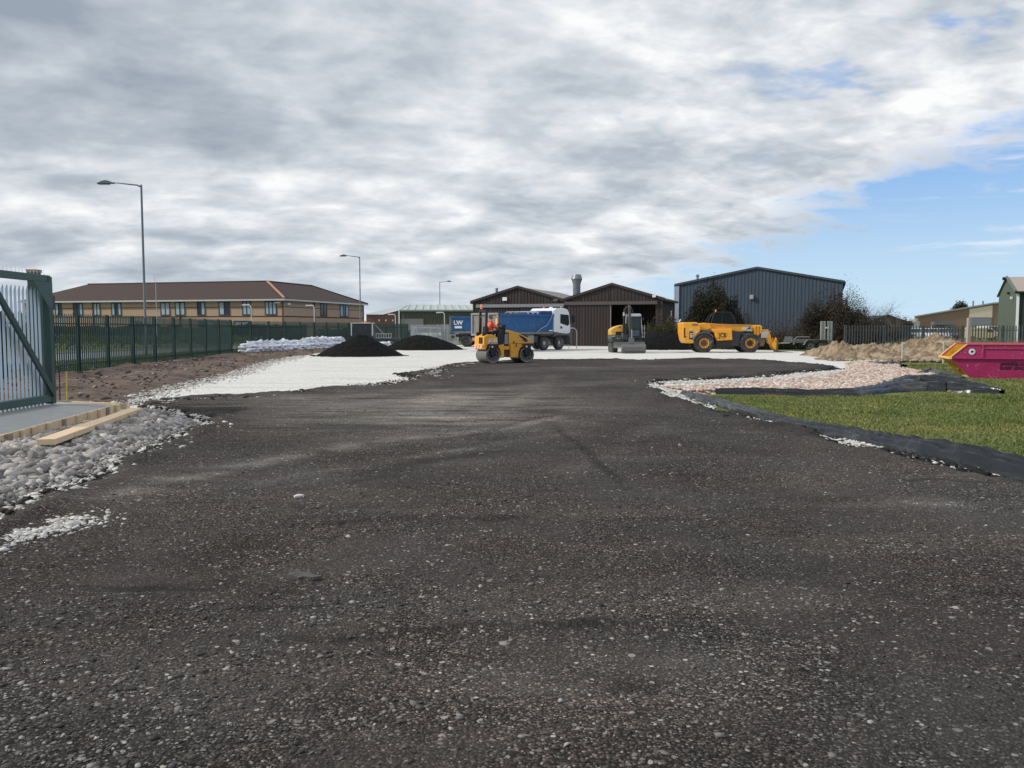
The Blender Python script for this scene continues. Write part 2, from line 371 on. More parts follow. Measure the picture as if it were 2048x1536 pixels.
def b_pink(q, tc):
    v = vor(q, tc, 9); s_ = q.n('ShaderNodeSeparateColor', ins={0: v.outputs['Color']})
    c = q.ramp(s_.outputs[0], [(0, (.40, .27, .21)), (.5, (.52, .38, .30)), (1, (.62, .52, .44))])
    c = q.mix(q.ss(v.outputs['Distance'], .5, .75), c, (.16, .11, .085))
    return c, q.math('MULTIPLY', v.outputs['Distance'], -1.0), .06, .9
pinkst = ground_mat('pink_rubble_bed', b_pink)
def b_soil(q, tc):
    r_ = q.n('ShaderNodeMapping', ins={0: tc, 2: (0, 0, R(-32)), 3: (.35, 1.8, 1)}).outputs[0]
    f = q.noise(r_, 1.4, 7, .62, .5)
    c = q.ramp(f, [(.28, (.048, .032, .026)), (.46, (.105, .073, .058)), (.62, (.17, .128, .105)), (.78, (.235, .19, .16))])
    c = q.mix(q.math('MULTIPLY', q.ss(q.noise(tc, 14, 4), .66, .74), .5), c, (.38, .34, .30))
    return c, f, .12, .9
soil = ground_mat('disturbed_soil', b_soil)
def b_sand(q, tc):
    f = q.noise(tc, 1.5, 8, .66, .5)
    c = q.ramp(f, [(.32, (.085, .06, .042)), (.45, (.20, .15, .10)), (.56, (.34, .265, .18)), (.72, (.46, .38, .28))])
    return c, q.noise(tc, 6, 8, .7), .12, .9
sand = ground_mat('excavated_sandy_earth', b_sand)
def b_grass(q, tc):
    f = q.noise(tc, .8, 7, .65, .3); g = q.noise(tc, 22, 4, .6)
    c = q.ramp(f, [(.30, (.085, .115, .03)), (.5, (.14, .175, .05)), (.68, (.22, .23, .09))])
    c = q.mix(q.math('MULTIPLY', g, .5), c, (.05, .08, .015))
    c = q.mix(q.math('MULTIPLY', q.ss(q.noise(tc, 2.6, 5, .6), .58, .74), .45), c, (.16, .14, .06))
    return c, g, .04, .8
grassm = ground_mat('mown_grass', b_grass)
def b_heap(q, tc):
    v = vor(q, tc, 28); r_ = q.n('ShaderNodeSeparateColor', ins={0: v.outputs['Color']}).outputs[0]
    c = q.ramp(r_, [(0, .006), (.8, .013), (.97, .03), (1, .07)])
    return c, q.math('ADD', r_, q.noise(tc, 5, 6, .7)), .05, .9
heapm = ground_mat('black_tarmac_heap', b_heap, .95, .08)
def b_road(q, tc):
    c = q.ramp(q.noise(tc, 3, 6, .6), [(.3, (.17, .175, .18)), (.7, (.26, .265, .27))])
    return c, q.noise(tc, 60, 3), .01, .4
roadm = ground_mat('estate_road_asphalt', b_road)

# ---------------------------------------------------------------- ground: one sheet to the horizon
gx, gy = fan(-6, 3000, 160, -1.5, 1.5, 90, 10)
rough_ = fbm(gx*.02, gy*.02, 3)
gz = -.06+np.where(gy > 160, (gy-160)/2800*2*rough_, 0)
sheet('ground', gx, gy, gz, np.ones_like(gx, bool), grassm)
bpy.data.objects['ground']['kind'] = 'structure'

PLAN = [(-500, 1230), (0, 1040), (35, 1024), (58, 1002), (110, 981), (180, 968), (212, 950), (222, 926), (262, 920), (310, 899), (368, 872), (412, 853),
        (394, 838), (360, 836), (343, 826), (310, 822), (281, 816), (290, 806), (330, 801), (400, 797), (480, 795), (560, 790), (650, 779), (700, 777), (760, 776),
        (820, 766), (843, 761), (832, 755), (808, 750), (850, 743), (888, 738), (884, 734), (913, 728.5), (950, 727.5), (1010, 724), (1059, 722.5), (1115, 720),
        (1160, 721), (1220, 720), (1290, 722), (1325, 720), (1420, 720), (1500, 721), (1539, 723.5), (1599, 728), (1640, 731), (1668, 736), (1655, 741), (1610, 745), (1556, 749),
        (1540, 756), (1460, 757), (1381, 762), (1314, 763), (1302, 769), (1312, 779), (1351, 801), (1392, 812), (1430, 828), (1471, 833), (1520, 845), (1550, 856),
        (1599, 857), (1632, 866), (1659, 885), (1677, 895), (1711, 904), (1767, 905), (1820, 918), (1887, 932), (1936, 948), (1992, 963), (2048, 977), (2500, 1095), (3600, 1900)]
PLAN = px(PLAN)+[(4.5, -2), (-6, -2), (-6.5, 1.5)]
fx_, fy_ = fan(-.5, 52, 620, -1.0, 1.0, 520, 4)
d = sdist(fx_, fy_, PLAN)+fbm(fx_*1.3, fy_*1.3, 5, .62)*.22+fbm(fx_*7, fy_*7, 2)*.05
lip = np.clip(d/.28, -1.5, 1); rut = fbm(fx_*.25+fy_*.06, fy_*1.1, 4)
z_ = np.where(d > 0, .005+.045*np.sqrt(np.clip(lip, 0, 1)), .09*lip)
z_ += .02*rut*(d > .2)+fbm(fx_*9, fy_*9, 3)*.012
edge_h = np.exp(-((d-.25)/.22)**2)*(.05+.06*fbm(fx_*1.1+9, fy_*1.1, 3))
z_ = z_+np.where(d > 0, edge_h, 0)
# shallow windrows left by the grader blade
def linedist(x, y, pl):
    P = np.array(pl); d_ = np.full(x.shape, 9.)
    for i in range(len(P)-1):
        e = P[i+1]-P[i]; t = np.clip(((x-P[i][0])*e[0]+(y-P[i][1])*e[1])/(e@e), 0, 1); d_ = np.minimum(d_, np.hypot(x-P[i][0]-t*e[0], y-P[i][1]-t*e[1]))
    return d_
WR = [px(l) for l in ([(560, 1290), (700, 1285), (800, 1286), (950, 1276), (1180, 1272), (1400, 1272)], [(640, 1062), (760, 1050), (900, 1045), (1050, 1048), (1150, 1058)], [(1780, 972), (1900, 968), (2080, 985)],
      [(380, 930), (600, 905), (800, 880), (1000, 862)], [(1085, 850), (1150, 900), (1200, 945)], [(1500, 1180), (1620, 1205), (1760, 1215)], [(300, 1190), (480, 1180), (640, 1182)])]
for l_ in WR: z_ = z_+.030*np.exp(-(linedist(fx_, fy_+.06*fbm(fx_*2, fy_*2, 3), l_)/.035)**2)*(.6+.8*fbm(fx_*2.3, fy_*2.3, 3))
dst = np.zeros_like(fx_)
wob = .25*fbm(fx_*.8, fy_*.8, 3); brk = np.clip(.55+1.1*fbm(fx_*1.6+4, fy_*3.0, 5, .6), 0, 1.2)
for l_, w_, a_ in (([(280, 985), (480, 945), (650, 905), (860, 880), (1010, 862), (1110, 840)], .16, .75), ([(330, 960), (560, 925), (760, 888), (900, 868)], .22, .45), ([(520, 975), (760, 930), (1000, 895), (1150, 872)], .12, .35),
        ([(890, 800), (880, 850)], .7, .75), ([(960, 815), (1010, 850)], .5, .45), ([(1000, 835), (1110, 755)], .25, .45), ([(560, 800), (900, 785), (1200, 770)], .5, .35), ([(950, 745), (1300, 735), (1560, 735)], 1.2, .25), ([(860, 770), (1030, 760), (1250, 765)], .8, .3),
        ([(1560, 980), (1700, 1010), (1900, 1020)], .35, .3), ([(1330, 850), (1240, 900), (1120, 960)], .2, .25), ([(200, 1000), (420, 985)], .15, .35),
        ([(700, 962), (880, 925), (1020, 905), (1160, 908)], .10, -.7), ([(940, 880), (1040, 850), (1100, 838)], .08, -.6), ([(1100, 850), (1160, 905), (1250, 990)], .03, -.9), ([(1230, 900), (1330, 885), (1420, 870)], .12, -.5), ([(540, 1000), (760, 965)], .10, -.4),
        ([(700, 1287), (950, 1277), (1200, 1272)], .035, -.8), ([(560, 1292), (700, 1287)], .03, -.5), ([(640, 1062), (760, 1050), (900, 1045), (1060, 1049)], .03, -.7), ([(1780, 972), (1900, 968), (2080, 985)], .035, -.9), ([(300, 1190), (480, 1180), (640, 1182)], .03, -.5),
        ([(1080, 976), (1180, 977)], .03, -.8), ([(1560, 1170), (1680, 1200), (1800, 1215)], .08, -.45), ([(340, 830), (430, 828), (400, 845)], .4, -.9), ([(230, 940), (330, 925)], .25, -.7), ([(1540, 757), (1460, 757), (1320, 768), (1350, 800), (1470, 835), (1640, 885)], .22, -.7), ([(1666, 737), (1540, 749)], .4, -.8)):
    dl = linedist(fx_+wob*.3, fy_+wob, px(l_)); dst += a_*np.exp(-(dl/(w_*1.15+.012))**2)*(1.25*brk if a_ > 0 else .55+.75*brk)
po = sheet('planings_surface', fx_, fy_, z_, d > -.25, planings); tag(po, kind='structure')
kk = (d > -.25); kk = kk[:-1, :-1] | kk[1:, :-1] | kk[:-1, 1:] | kk[1:, 1:]; us = np.zeros(d.shape, bool)
for a_, b_ in ((slice(0, -1), slice(0, -1)), (slice(1, None), slice(0, -1)), (slice(0, -1), slice(1, None)), (slice(1, None), slice(1, None))): us[a_, b_] |= kk
at = po.data.attributes.new('dust', 'FLOAT', 'POINT'); at.data.foreach_set('value', dst[us].astype(np.float32))

WH = [(-5.5, 1.0), (-13.5, 1.5), (-13.2, 8.2)]+px([(-60, 889), (205, 838), (232, 809), (268, 799), (330, 781), (400, 764), (440, 753), (470, 748), (492, 739), (520, 729), (548, 721), (600, 712), (650, 703), (760, 697)])
WH += [(-10.5, 76), (-4.5, 82), (16, 76), (16, 64)]+px([(1560, 701), (1650, 704), (1665, 712), (1720, 722), (1700, 740), (1690, 752), (1600, 775), (1480, 781), (1385, 782), (1372, 796), (1440, 822), (1560, 858), (1680, 880), (1780, 902), (2060, 975), (2500, 1085), (3000, 1500)])+[(4, -3), (-6, -3)]
wx, wy = fan(1, 84, 420, -1.0, .9, 420, 6)
dw = sdist(wx, wy, WH)+fbm(wx*.9, wy*.9, 5, .62)*.30+fbm(wx*4, wy*4, 3)*.10
wz = np.where(dw > 0, np.minimum(.0, -.055+dw*.25), np.maximum(-.3, -.055+dw*.6))+fbm(wx*1.7, wy*1.7, 4)*.012+fbm(wx*9, wy*9, 2)*.006
tag(sheet('stone_yard', wx, wy, wz, dw > -.3, whitest), kind='structure')

PK = px([(1322, 776), (1440, 771), (1560, 763), (1660, 753), (1700, 742), (1690, 728), (1730, 722), (1770, 722), (1795, 730), (1800, 737), (1850, 744), (1872, 750), (1830, 760), (1795, 770), (1770, 779), (1700, 785), (1600, 784), (1480, 782), (1385, 784)])
kx, ky = fan(18, 46, 200, .12, .56, 260, 6)
dk = sdist(kx, ky, PK)+fbm(kx*1.2, ky*1.2, 4)*.25
kz = np.where(dk > 0, np.minimum(.035, dk*.1), dk*.5)+fbm(kx*4, ky*4, 3)*.03
tag(sheet('pink_stone_bed', kx, ky, kz, dk > -.2, pinkst), kind='structure')

SB = px([(90, 800), (108, 806), (232, 809), (268, 799), (330, 781), (400, 764), (440, 753), (470, 748), (492, 739), (520, 729), (548, 721), (600, 712), (650, 703), (760, 697), (800, 694)])+[(-13.0, 70), (-16.0, 60), (-17.9, 53), (-16.9, 38), (-16.2, 28), (-16.2, 20), (-13, 16)]
bx_, by_ = fan(14, 75, 320, -.75, -.12, 260, 6)
db = sdist(bx_, by_, SB)+fbm(bx_*.9, by_*.9, 4)*.3
ridges = fbm(bx_*1.1+by_*.6, (by_-bx_*.8)*.22, 4)
bz = np.where(db > 0, np.minimum(.16, -.03+db*.16), db*.5)+ridges*.10*np.clip(db, 0, 1)+fbm(bx_*3, by_*3, 3)*.04
tag(sheet('soil_bank', bx_, by_, bz, db > -.2, soil), kind='structure')

# estate road, kerbs and verge beyond the green fence
rb = MB(); rd = [(-23.0, -5), (-22.2, 30), (-22.6, 55), (-17.5, 85), (-14, 100), (-8, 135), (2, 190)]
rv = [(p[0], p[1], -.045) for p in rd]+[(p[0]-7, p[1]-.3, -.045) for p in rd]; n_ = len(rd)
meshobj('estate_road', rv, [(i, i+1, i+1+n_, i+n_) for i in range(n_-1)], roadm)['kind'] = 'structure'
kerbm = M('kerb_concrete', (.38, .38, .37), .85)
for nm, off in (('kerb', 0), ('kerb', -7.15)):
    k_ = MB()
    for i in range(n_-1):
        a = Vector((rd[i][0]+off+.08, rd[i][1], 0)); b_ = Vector((rd[i+1][0]+off+.08, rd[i+1][1], 0)); dd = b_-a
        k_.box((a+b_)/2, (.14, dd.length, .13), (0, 0, math.atan2(-dd.x, dd.y)))
    k_.build(nm, kerbm)['kind'] = 'structure'

# distant low hills beyond the estate
hx = np.linspace(-1500, 1500, 160); hy = np.array([1500., 1700., 2100.]); HX, HY = np.meshgrid(hx, hy)
HZ = np.stack([np.full(160, -2.), 12+14*fbm(hx*.002+3, hx*0, 4)+.012*np.maximum(hx, 0), 20+16*fbm(hx*.002+7, hx*0+2, 4)])
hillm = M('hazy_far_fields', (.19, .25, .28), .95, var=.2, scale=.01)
tag(sheet('distant_hills', HX, HY, HZ, np.ones_like(HX, bool), hillm), kind='structure')
ymb = M('barn_forecourt', (.44, .44, .43), .9, var=.1, bump=.3)

# ---------------------------------------------------------------- loose stone (nobody could count it)
ico = bmesh.new(); bmesh.ops.create_icosphere(ico, subdivisions=1, radius=1)
IV = np.array([v.co[:] for v in ico.verts]); IF = np.array([[v.index for v in f.verts] for f in ico.faces]); ico.free()
def stones(name, P, size, mat, flat=.6, jit=.28, parent=None, stretch=.5, tilt=.5):
    n = len(P); m = len(IV)
    A = IV[None]*(1+rng.uniform(-jit, jit, (n, m, 1)))
    sc = np.stack([1+rng.uniform(0, stretch, n), np.ones(n), flat*(1+rng.uniform(-.2, .3, n))], 1)[:, None, :]
    A = A*sc
    t = rng.uniform(-tilt, tilt, n); c, s_ = np.cos(t)[:, None], np.sin(t)[:, None]
    A = np.stack([A[..., 0], A[..., 1]*c-A[..., 2]*s_, A[..., 1]*s_+A[..., 2]*c], -1)
    t = rng.uniform(0, 6.28, n); c, s_ = np.cos(t)[:, None], np.sin(t)[:, None]
    A = np.stack([A[..., 0]*c-A[..., 1]*s_, A[..., 0]*s_+A[..., 1]*c, A[..., 2]], -1)
    A = A*np.asarray(size)[:, None, None]+np.asarray(P)[:, None, :]
    T = IF[None]+(np.arange(n)*m)[:, None, None]
    return npmesh(name, A.reshape(-1, 3), T.reshape(-1, 3), mat, parent)
def inpoly(n, poly, margin=0.0, prob=None):
    P = np.array(poly); lo = P.min(0); hi = P.max(0); out = []
    while sum(len(o) for o in out) < n:
        c = rng.uniform(lo, hi, (n*2, 2)); c = c[sdist(c[:, 0], c[:, 1], poly) > margin]
        if prob is not None: c = c[rng.random(len(c)) < prob(c[:, 0], c[:, 1])]
        out.append(c)
    return np.concatenate(out)[:n]
def alongpoly(pts, n, spread, seed=1):
    P = np.array(pts); L = np.hypot(*np.diff(P, axis=0).T); cs = np.r_[0, np.cumsum(L)]
    t = rng.uniform(0, cs[-1], n); i = np.clip(np.searchsorted(cs, t)-1, 0, len(L)-1); f = (t-cs[i])/L[i]
    return P[i]*(1-f[:, None])+P[i+1]*f[:, None]+rng.normal(0, spread, (n, 2))
# pale chips lying in the planings
n_ = 90000; yy = 2.3+14*rng.random(n_)**1.6; xx = rng.uniform(-.85, .85, n_)*(yy+.5)
k = (sdist(xx, yy, PLAN) > .2) & (rng.random(n_) < .10+1.5*np.clip(fbm(xx*.6, yy*1.1, 5, .6)+.12, 0, 1)); xx = xx[k]; yy = yy[k]
sz = rng.lognormal(math.log(.0056), .50, len(xx)); sz = np.clip(sz, .003, .019)
chips = Misland('planings_chips', [(0, (.035, .033, .031)), (.45, (.08, .074, .07)), (.7, (.17, .16, .15)), (.9, (.30, .29, .275)), (1, (.46, .45, .43))], .8)
zc = .05+.02*fbm(xx*.25+yy*.06, yy*1.1, 4)+fbm(xx*9, yy*9, 3)*.012
tag(stones('loose_chippings', np.stack([xx, yy, zc+.002], 1), sz, chips, .42, .42), 'pale stone chips strewn over the dark planings in the foreground', 'stone chips', kind='stuff')
whchip = Misland('white_chips', [(0, (.45, .44, .42)), (.5, (.62, .61, .58)), (1, (.78, .77, .74))])
P1 = alongpoly(px([(-120, 1120), (0, 1075), (60, 1068), (150, 1052)]), 900, .13)
P1b = alongpoly(px([(-120, 1125), (0, 1080), (60, 1070), (170, 1050)]), 1800, .16); P1 = np.concatenate([P1, P1b])
P2 = alongpoly(px([(0, 1030), (60, 1000), (180, 966), (225, 942), (300, 906), (412, 856), (395, 838), (345, 828), (290, 800)]), 1700, .16)
P3 = alongpoly(px([(290, 803), (470, 797), (650, 780), (840, 760), (880, 736), (950, 728)]), 1500, .25)
P4 = alongpoly(px([(1306, 770), (1351, 800), (1415, 818)]), 1100, .13)
P4b = alongpoly(px([(1470, 834), (1520, 845), (1580, 853)]), 500, .09)
P5 = alongpoly(px([(1660, 880), (1700, 888), (1760, 900)]), 700, .10)
P6 = alongpoly(px([(1790, 908), (1830, 918), (1880, 931), (1990, 958)]), 130, .10)
P7 = alongpoly(px([(1310, 767), (1460, 762), (1560, 756), (1670, 744)]), 2600, .35)
P8 = alongpoly(px([(236, 809), (270, 799), (330, 781), (400, 764), (470, 748), (520, 729), (600, 712)]), 1800, .35)
PP = np.concatenate([P1, P2, P3, P4, P4b, P5, P6, P7, P8])
sz = np.clip(rng.lognormal(math.log(.026), .35, len(PP)), .012, .06); sz[:900] *= .75; sz[900:2700] *= .4; sz[2700+1700+1500+1100:2700+1700+1500+1100+1330] *= .7
dz_ = sdist(PP[:, 0], PP[:, 1], PLAN)
tag(stones('limestone_edge_stones', np.column_stack([PP, np.where(dz_ > 0, .05, .015)]), sz, whchip, .6), 'small white limestone pieces scattered along the edges of the black planings', 'stones', kind='stuff')
DP = np.concatenate([P3, alongpoly(px([(1306, 770), (1314, 763), (1460, 758), (1556, 750), (1668, 738), (1640, 731), (1500, 721)]), 2600, .16), alongpoly(px([(0, 1034), (180, 968), (260, 921), (412, 853), (345, 826), (290, 806), (480, 795), (700, 777), (843, 761), (800, 748), (888, 738), (913, 728)]), 3400, .13), alongpoly(px([(950, 727), (1160, 721), (1420, 720)]), 1400, .2),
    alongpoly(px([(1351, 801), (1430, 828), (1520, 845), (1660, 885), (1767, 905), (1887, 932), (2048, 977)]), 1600, .12)])
dcr = Misland('planing_crumb', [(0, (.008, .008, .008)), (.7, (.02, .019, .018)), (1, (.06, .056, .052))])
tag(stones('planing_crumbs', np.column_stack([DP, np.where(sdist(DP[:, 0], DP[:, 1], PLAN) > 0, .05, .01)]), np.clip(rng.lognormal(math.log(.024), .4, len(DP)), .01, .06), dcr, .7), 'black crumbs of planings spilled along the ragged edges of the dark surface', 'crumbs', kind='stuff')
# big rounded cobbles on the left
RUB = px([(-700, 1130), (-60, 905), (0, 895), (240, 833), (300, 822), (350, 832), (405, 855), (310, 893), (232, 926), (205, 950), (120, 975), (0, 1015), (-300, 1120), (-700, 1290)])
RP = inpoly(15000, RUB, .02)
hb = np.clip(sdist(RP[:, 0], RP[:, 1], RUB), 0, .6)
sz = np.clip(rng.lognormal(math.log(.034), .42, len(RP)), .014, .085)*(.6+.6*hb/.6)
rubm = Misland('cobble_stone', [(0, (.16, .15, .145)), (.3, (.30, .285, .275)), (.6, (.42, .405, .395)), (.85, (.50, .46, .43)), (1, (.64, .63, .61))], .9, .5, 30, 14)
tag(stones('cobble_pile', np.column_stack([RP, .01+.12*hb+rng.uniform(-.03, .05, len(RP))]), sz, rubm, .72, .42, tilt=1.5), 'grey and pinkish broken stone cobbles heaped below the timber boards', 'rubble', kind='stuff')
PKP = inpoly(13000, PK, .0); sz = np.clip(rng.lognormal(math.log(.036), .4, len(PKP)), .013, .09)
pkm = Misland('pink_stone', [(0, (.38, .27, .22)), (.35, (.56, .43, .36)), (.7, (.66, .55, .48)), (1, (.74, .71, .66))], .9)
tag(stones('pink_rubble', np.column_stack([PKP, np.full(len(PKP), .04)]), sz, pkm, .65), 'pinkish broken stone between the white yard and the lawn', 'rubble', kind='stuff')
SP = inpoly(1700, SB, .1); sz = np.clip(rng.lognormal(math.log(.03), .5, len(SP)), .012, .12)
dsb = sdist(SP[:, 0], SP[:, 1], SB)
clod = Misland('soil_clod', [(0, (.07, .052, .044)), (.6, (.12, .09, .075)), (.90, (.17, .135, .115)), (1, (.5, .47, .43))])
tag(stones('soil_clods', np.column_stack([SP, np.minimum(.16, -.03+dsb*.16)]), sz, clod, .7), 'clods of brown earth on the bank below the green fence', 'soil', kind='stuff')
# a few single stones that stand out
def stone1(name, pxx, pyy, s, mat, label, flat=.6, grp=None):
    x, y = G(pxx, pyy, .06); o = stones(name, np.array([[0, 0, 0.]]), np.array([s]), mat, flat, .2); o.location = (x, y, .055+s*flat*.6)
    o.data.polygons.foreach_set('use_smooth', [False]*len(o.data.polygons)); tag(o, label, 'stone', grp)
stone1('loose_stone', 597, 995, .036, whchip, 'lone white stone lying on the dark planings left of centre', .7)
cx_, cy_ = G(604, 1154, .05)
mb = MB(); n_a = 15; ou = [(math.cos(i*2*math.pi/n_a)*(.13 if i % 3 else .06)*random.uniform(.7, 1.2), math.sin(i*2*math.pi/n_a)*(.075 if i % 2 else .04)*random.uniform(.7, 1.3), random.uniform(.0, .035)) for i in range(n_a)]
mb.add([(0, 0, .03)]+ou+[(x, y, -.01) for x, y, z in ou], [(0, i+1, (i+1) % n_a+1) for i in range(n_a)]+[(i+1, i+1+n_a, (i+1) % n_a+1+n_a, (i+1) % n_a+1) for i in range(n_a)])
o = mb.build('asphalt_clod', M('clod_grey', (.085, .08, .075), .9, bump=.6, var=.4, scale=12)); o.location = (cx_, cy_, .055)
tag(o, 'ragged flat grey clod of old asphalt lying alone in the foreground', 'asphalt clod')

# ---------------------------------------------------------------- grass blades
def blades(name, P, h, mat, wid=.006, lean=.5, z0=-.06):
    n = len(P); a = rng.uniform(0, 6.28, n); hh = h*rng.uniform(.5, 1.3, n); z0 = np.broadcast_to(z0, n)
    wx_ = np.cos(a)*wid*rng.uniform(.6, 1.6, n); wy_ = np.sin(a)*wid
    lx = rng.normal(0, lean, n)*hh; ly = rng.normal(0, lean, n)*hh
    V = np.stack([np.stack([P[:, 0]-wx_, P[:, 1]-wy_, z0], 1), np.stack([P[:, 0]+wx_, P[:, 1]+wy_, z0], 1), np.stack([P[:, 0]+lx, P[:, 1]+ly, z0+hh], 1)], 1)
    return npmesh(name, V.reshape(-1, 3), np.arange(3*n).reshape(n, 3), mat)
LAWN = px([(1370, 792), (1430, 801), (1500, 820), (1620, 856), (1700, 872), (1850, 893), (2048, 925), (2500, 1000), (2600, 762), (2048, 735), (1900, 725), (1790, 727), (1800, 737), (1850, 746), (1990, 782), (1780, 787), (1500, 786)])
LAWN = px([(1372, 789), (1430, 799), (1620, 858), (1850, 890), (2048, 922), (2500, 1000), (2700, 760), (2048, 728), (1800, 727), (1870, 750), (1800, 786), (1500, 786)])
def lp(x, y): return np.clip(14/np.maximum(y, 6), .12, 1)**1.2
GP = inpoly(260000, LAWN, .02, lp)
GP = GP[sdist(GP[:, 0], GP[:, 1], PK) < -.05]
blade = Misland('grass_blade', [(0, (.10, .14, .033)), (.5, (.18, .22, .062)), (.8, (.27, .29, .10)), (1, (.40, .37, .19))], .7, 0, patch=(1.45, 1.2, 1.1))
gb_w = .003+.00030*GP[:, 1]
tuft = .028+.05*np.clip(fbm(GP[:, 0]*1.2, GP[:, 1]*1.2, 4)+.1, 0, 1)+.05*(fbm(GP[:, 0]*.5+3, GP[:, 1]*.5, 4) > .32)
lawn = blades('lawn_grass', GP, tuft, blade, gb_w, .8)
tag(lawn, 'short mown green grass of the lawn beside the membrane', 'grass', kind='stuff')
# ================================================================= LEFT SIDE
def pale(mb, x, y, dx, dy, z0, h, wdt=.065, rib=1.0):
    """one W-section pale facing along normal of (dx,dy)"""
    nx, ny = -dy, dx; s_ = []
    for k, off in ((-.5, 0), (-.26, .028*rib), (0, .01*rib), (.26, .028*rib), (.5, 0)):
        s_.append((x+dx*k*wdt+nx*off, y+dy*k*wdt+ny*off))
    hs = (h-.10, h-.04, h, h-.04, h-.10)
    k0 = len(mb.V)
    for (a, b_), hh in zip(s_, hs): mb.V.append((a, b_, z0)); mb.V.append((a, b_, z0+hh))
    for i in range(4): mb.F.append((k0+2*i, k0+2*i+2, k0+2*i+3, k0+2*i+1))
def palisade(name, pts, h, mat, label, cat='fence', spacing=.168, postw=.12, z=0.0, pmat=None, wdt=.074):
    """pts: consecutive post positions; one bay of pales between each pair"""
    root = empty(name, (pts[0][0], pts[0][1], z)); tag(root, label, cat); ox, oy = pts[0]
    pm = pmat or mat
    post = None
    for i, p in enumerate(pts):
        a = pts[min(i+1, len(pts)-1)]; b_ = pts[max(i-1, 0)]; an = math.atan2(a[1]-b_[1], a[0]-b_[0])
        if post is None:
            mb = MB(); mb.box((0, 0, h/2), (postw*.45, postw*.12, h)); mb.box((-postw*.3, 0, h/2), (postw*.14, postw, h)); mb.box((postw*.3, 0, h/2), (postw*.14, postw, h))
            post = mb.build('post', mat, root); o = post
        else: o = post.copy(); COL.objects.link(o); o.parent = root
        o.location = (p[0]-ox, p[1]-oy, 0); o.rotation_euler = (0, 0, an)
    for i in range(len(pts)-1):
        a = Vector((pts[i][0]-ox, pts[i][1]-oy)); b_ = Vector((pts[i+1][0]-ox, pts[i+1][1]-oy)); dd = b_-a; L = dd.length; u = dd/L
        for zz_ in (.30, h-.36):
            c = (a+b_)/2; MB().box((c.x-u.y*.035, c.y+u.x*.035, zz_), (L-.06, .045, .045), (0, 0, math.atan2(u.y, u.x))).build('rail', mat, root)
        mb = MB(); k = int((L-.12)/spacing); off = (L-(k)*spacing)/2
        for j in range(k+1):
            c = a+u*(off+j*spacing); s_ = -.065
            pale(mb, c.x+u.y*.065, c.y-u.x*.065, u.x, u.y, .05+random.uniform(-.005, .005), h-.02+random.uniform(-.01, .01), wdt)
        mb.build('pale_panel', pm, root)
    return root
gp = [(-16.3+.1875*2, 31-2.66*2), (-16.3+.1875, 31-2.66)]+[(-16.3-.1875*n, 31+2.66*n) for n in range(9)]
gp = [(-16.3+.1875*3, 31-2.66*3)]+gp
palisade('palisade_fence', gp, 2.17, green, 'dark green palisade fence in front of the road, nearest run behind the gate')
gp2 = [(-17.8+.41*n, 52.3+2.67*n) for n in range(16)]
palisade('palisade_fence', gp2, 2.12, green, 'dark green palisade fence behind the white sacks and tarmac heaps')
gx3 = [(-11.4, 93.5), (-10.0, 89.9), (-8.8, 87.3), (-7.6, 84.7), (-6.4, 82.1), (-5.2, 79.6)]
palisade('palisade_fence', gx3, 2.0, galv, 'grey galvanised palisade fence in front of parked white cars left of the trucks', spacing=.21, wdt=.085)

# sliding gate: green box frame, diagonal brace, galvanised pales
SLZ = .16
g1 = Vector((*G(104, 806, SLZ+.03), 0)); g0 = Vector((XA(0, 14.45), 14.45, 0)); gd = (g0-g1); gd.normalize()
gate = empty('sliding_gate', (g1.x, g1.y, SLZ), math.atan2(gd.y, gd.x)); tag(gate, 'tall green framed sliding gate with galvanised vertical pales and a diagonal brace', 'gate')
# local x runs from the end post back towards the camera and out of the picture; camera side is +y or -y
sgn = 1 if (Matrix.Rotation(-gate.rotation_euler.z, 3, 'Z') @ (Vector((0, 0, 0))-g1)).y > 0 else -1
GL = 5.0; GH = 2.50
MB().bb(0, GL, -.06, .06, GH-.13, GH).build('top_rail', greenfr, gate, bevel=.008)
MB().bb(.10, GL, -.06, .06, .06, .20).build('bottom_rail', greenfr, gate, bevel=.008)
MB().bb(-.04, .10, -.07, .07, .02, GH-.02).build('end_post', green, gate, bevel=.008)
br = MB(); a = Vector((.06, sgn*.085, .20)); b_ = Vector((1.95, sgn*.085, GH-.20)); dd = b_-a
br.box((a+b_)/2, (dd.length, .05, .12), (0, -math.atan2(dd.z, dd.x), 0)); br.build('brace', green, gate, bevel=.006)
MB().prism([(-.03, GH-.13), (.62, GH-.13), (.10, GH-.62), (-.03, GH-.62)], sgn*.065, sgn*.075).build('gusset_plate', greenfr, gate)
pr = None
for i in range(37):
    x_ = .20+i*.128
    if pr is None:
        mb = MB(); pale(mb, 0, 0, 1, 0, 0, 2.36, .080, .45); pr = mb.build('pale', galvp, gate); o = pr
    else: o = pr.copy(); COL.objects.link(o); o.parent = gate
    o.location = (x_, -sgn*.075, -.08)
sp = MB()
for i in range(40):
    x_ = .1+i*.12; sp.tube([(x_, 0, GH), (x_+random.uniform(-.03, .03), random.uniform(-.02, .02), GH+.12)], [.005, .001], 4)
sp.build('spike_strip', galvp, gate)
MB().bb(-.13, -.04, -.06, .06, 1.85, 2.12).build('guide_bracket', black, gate)
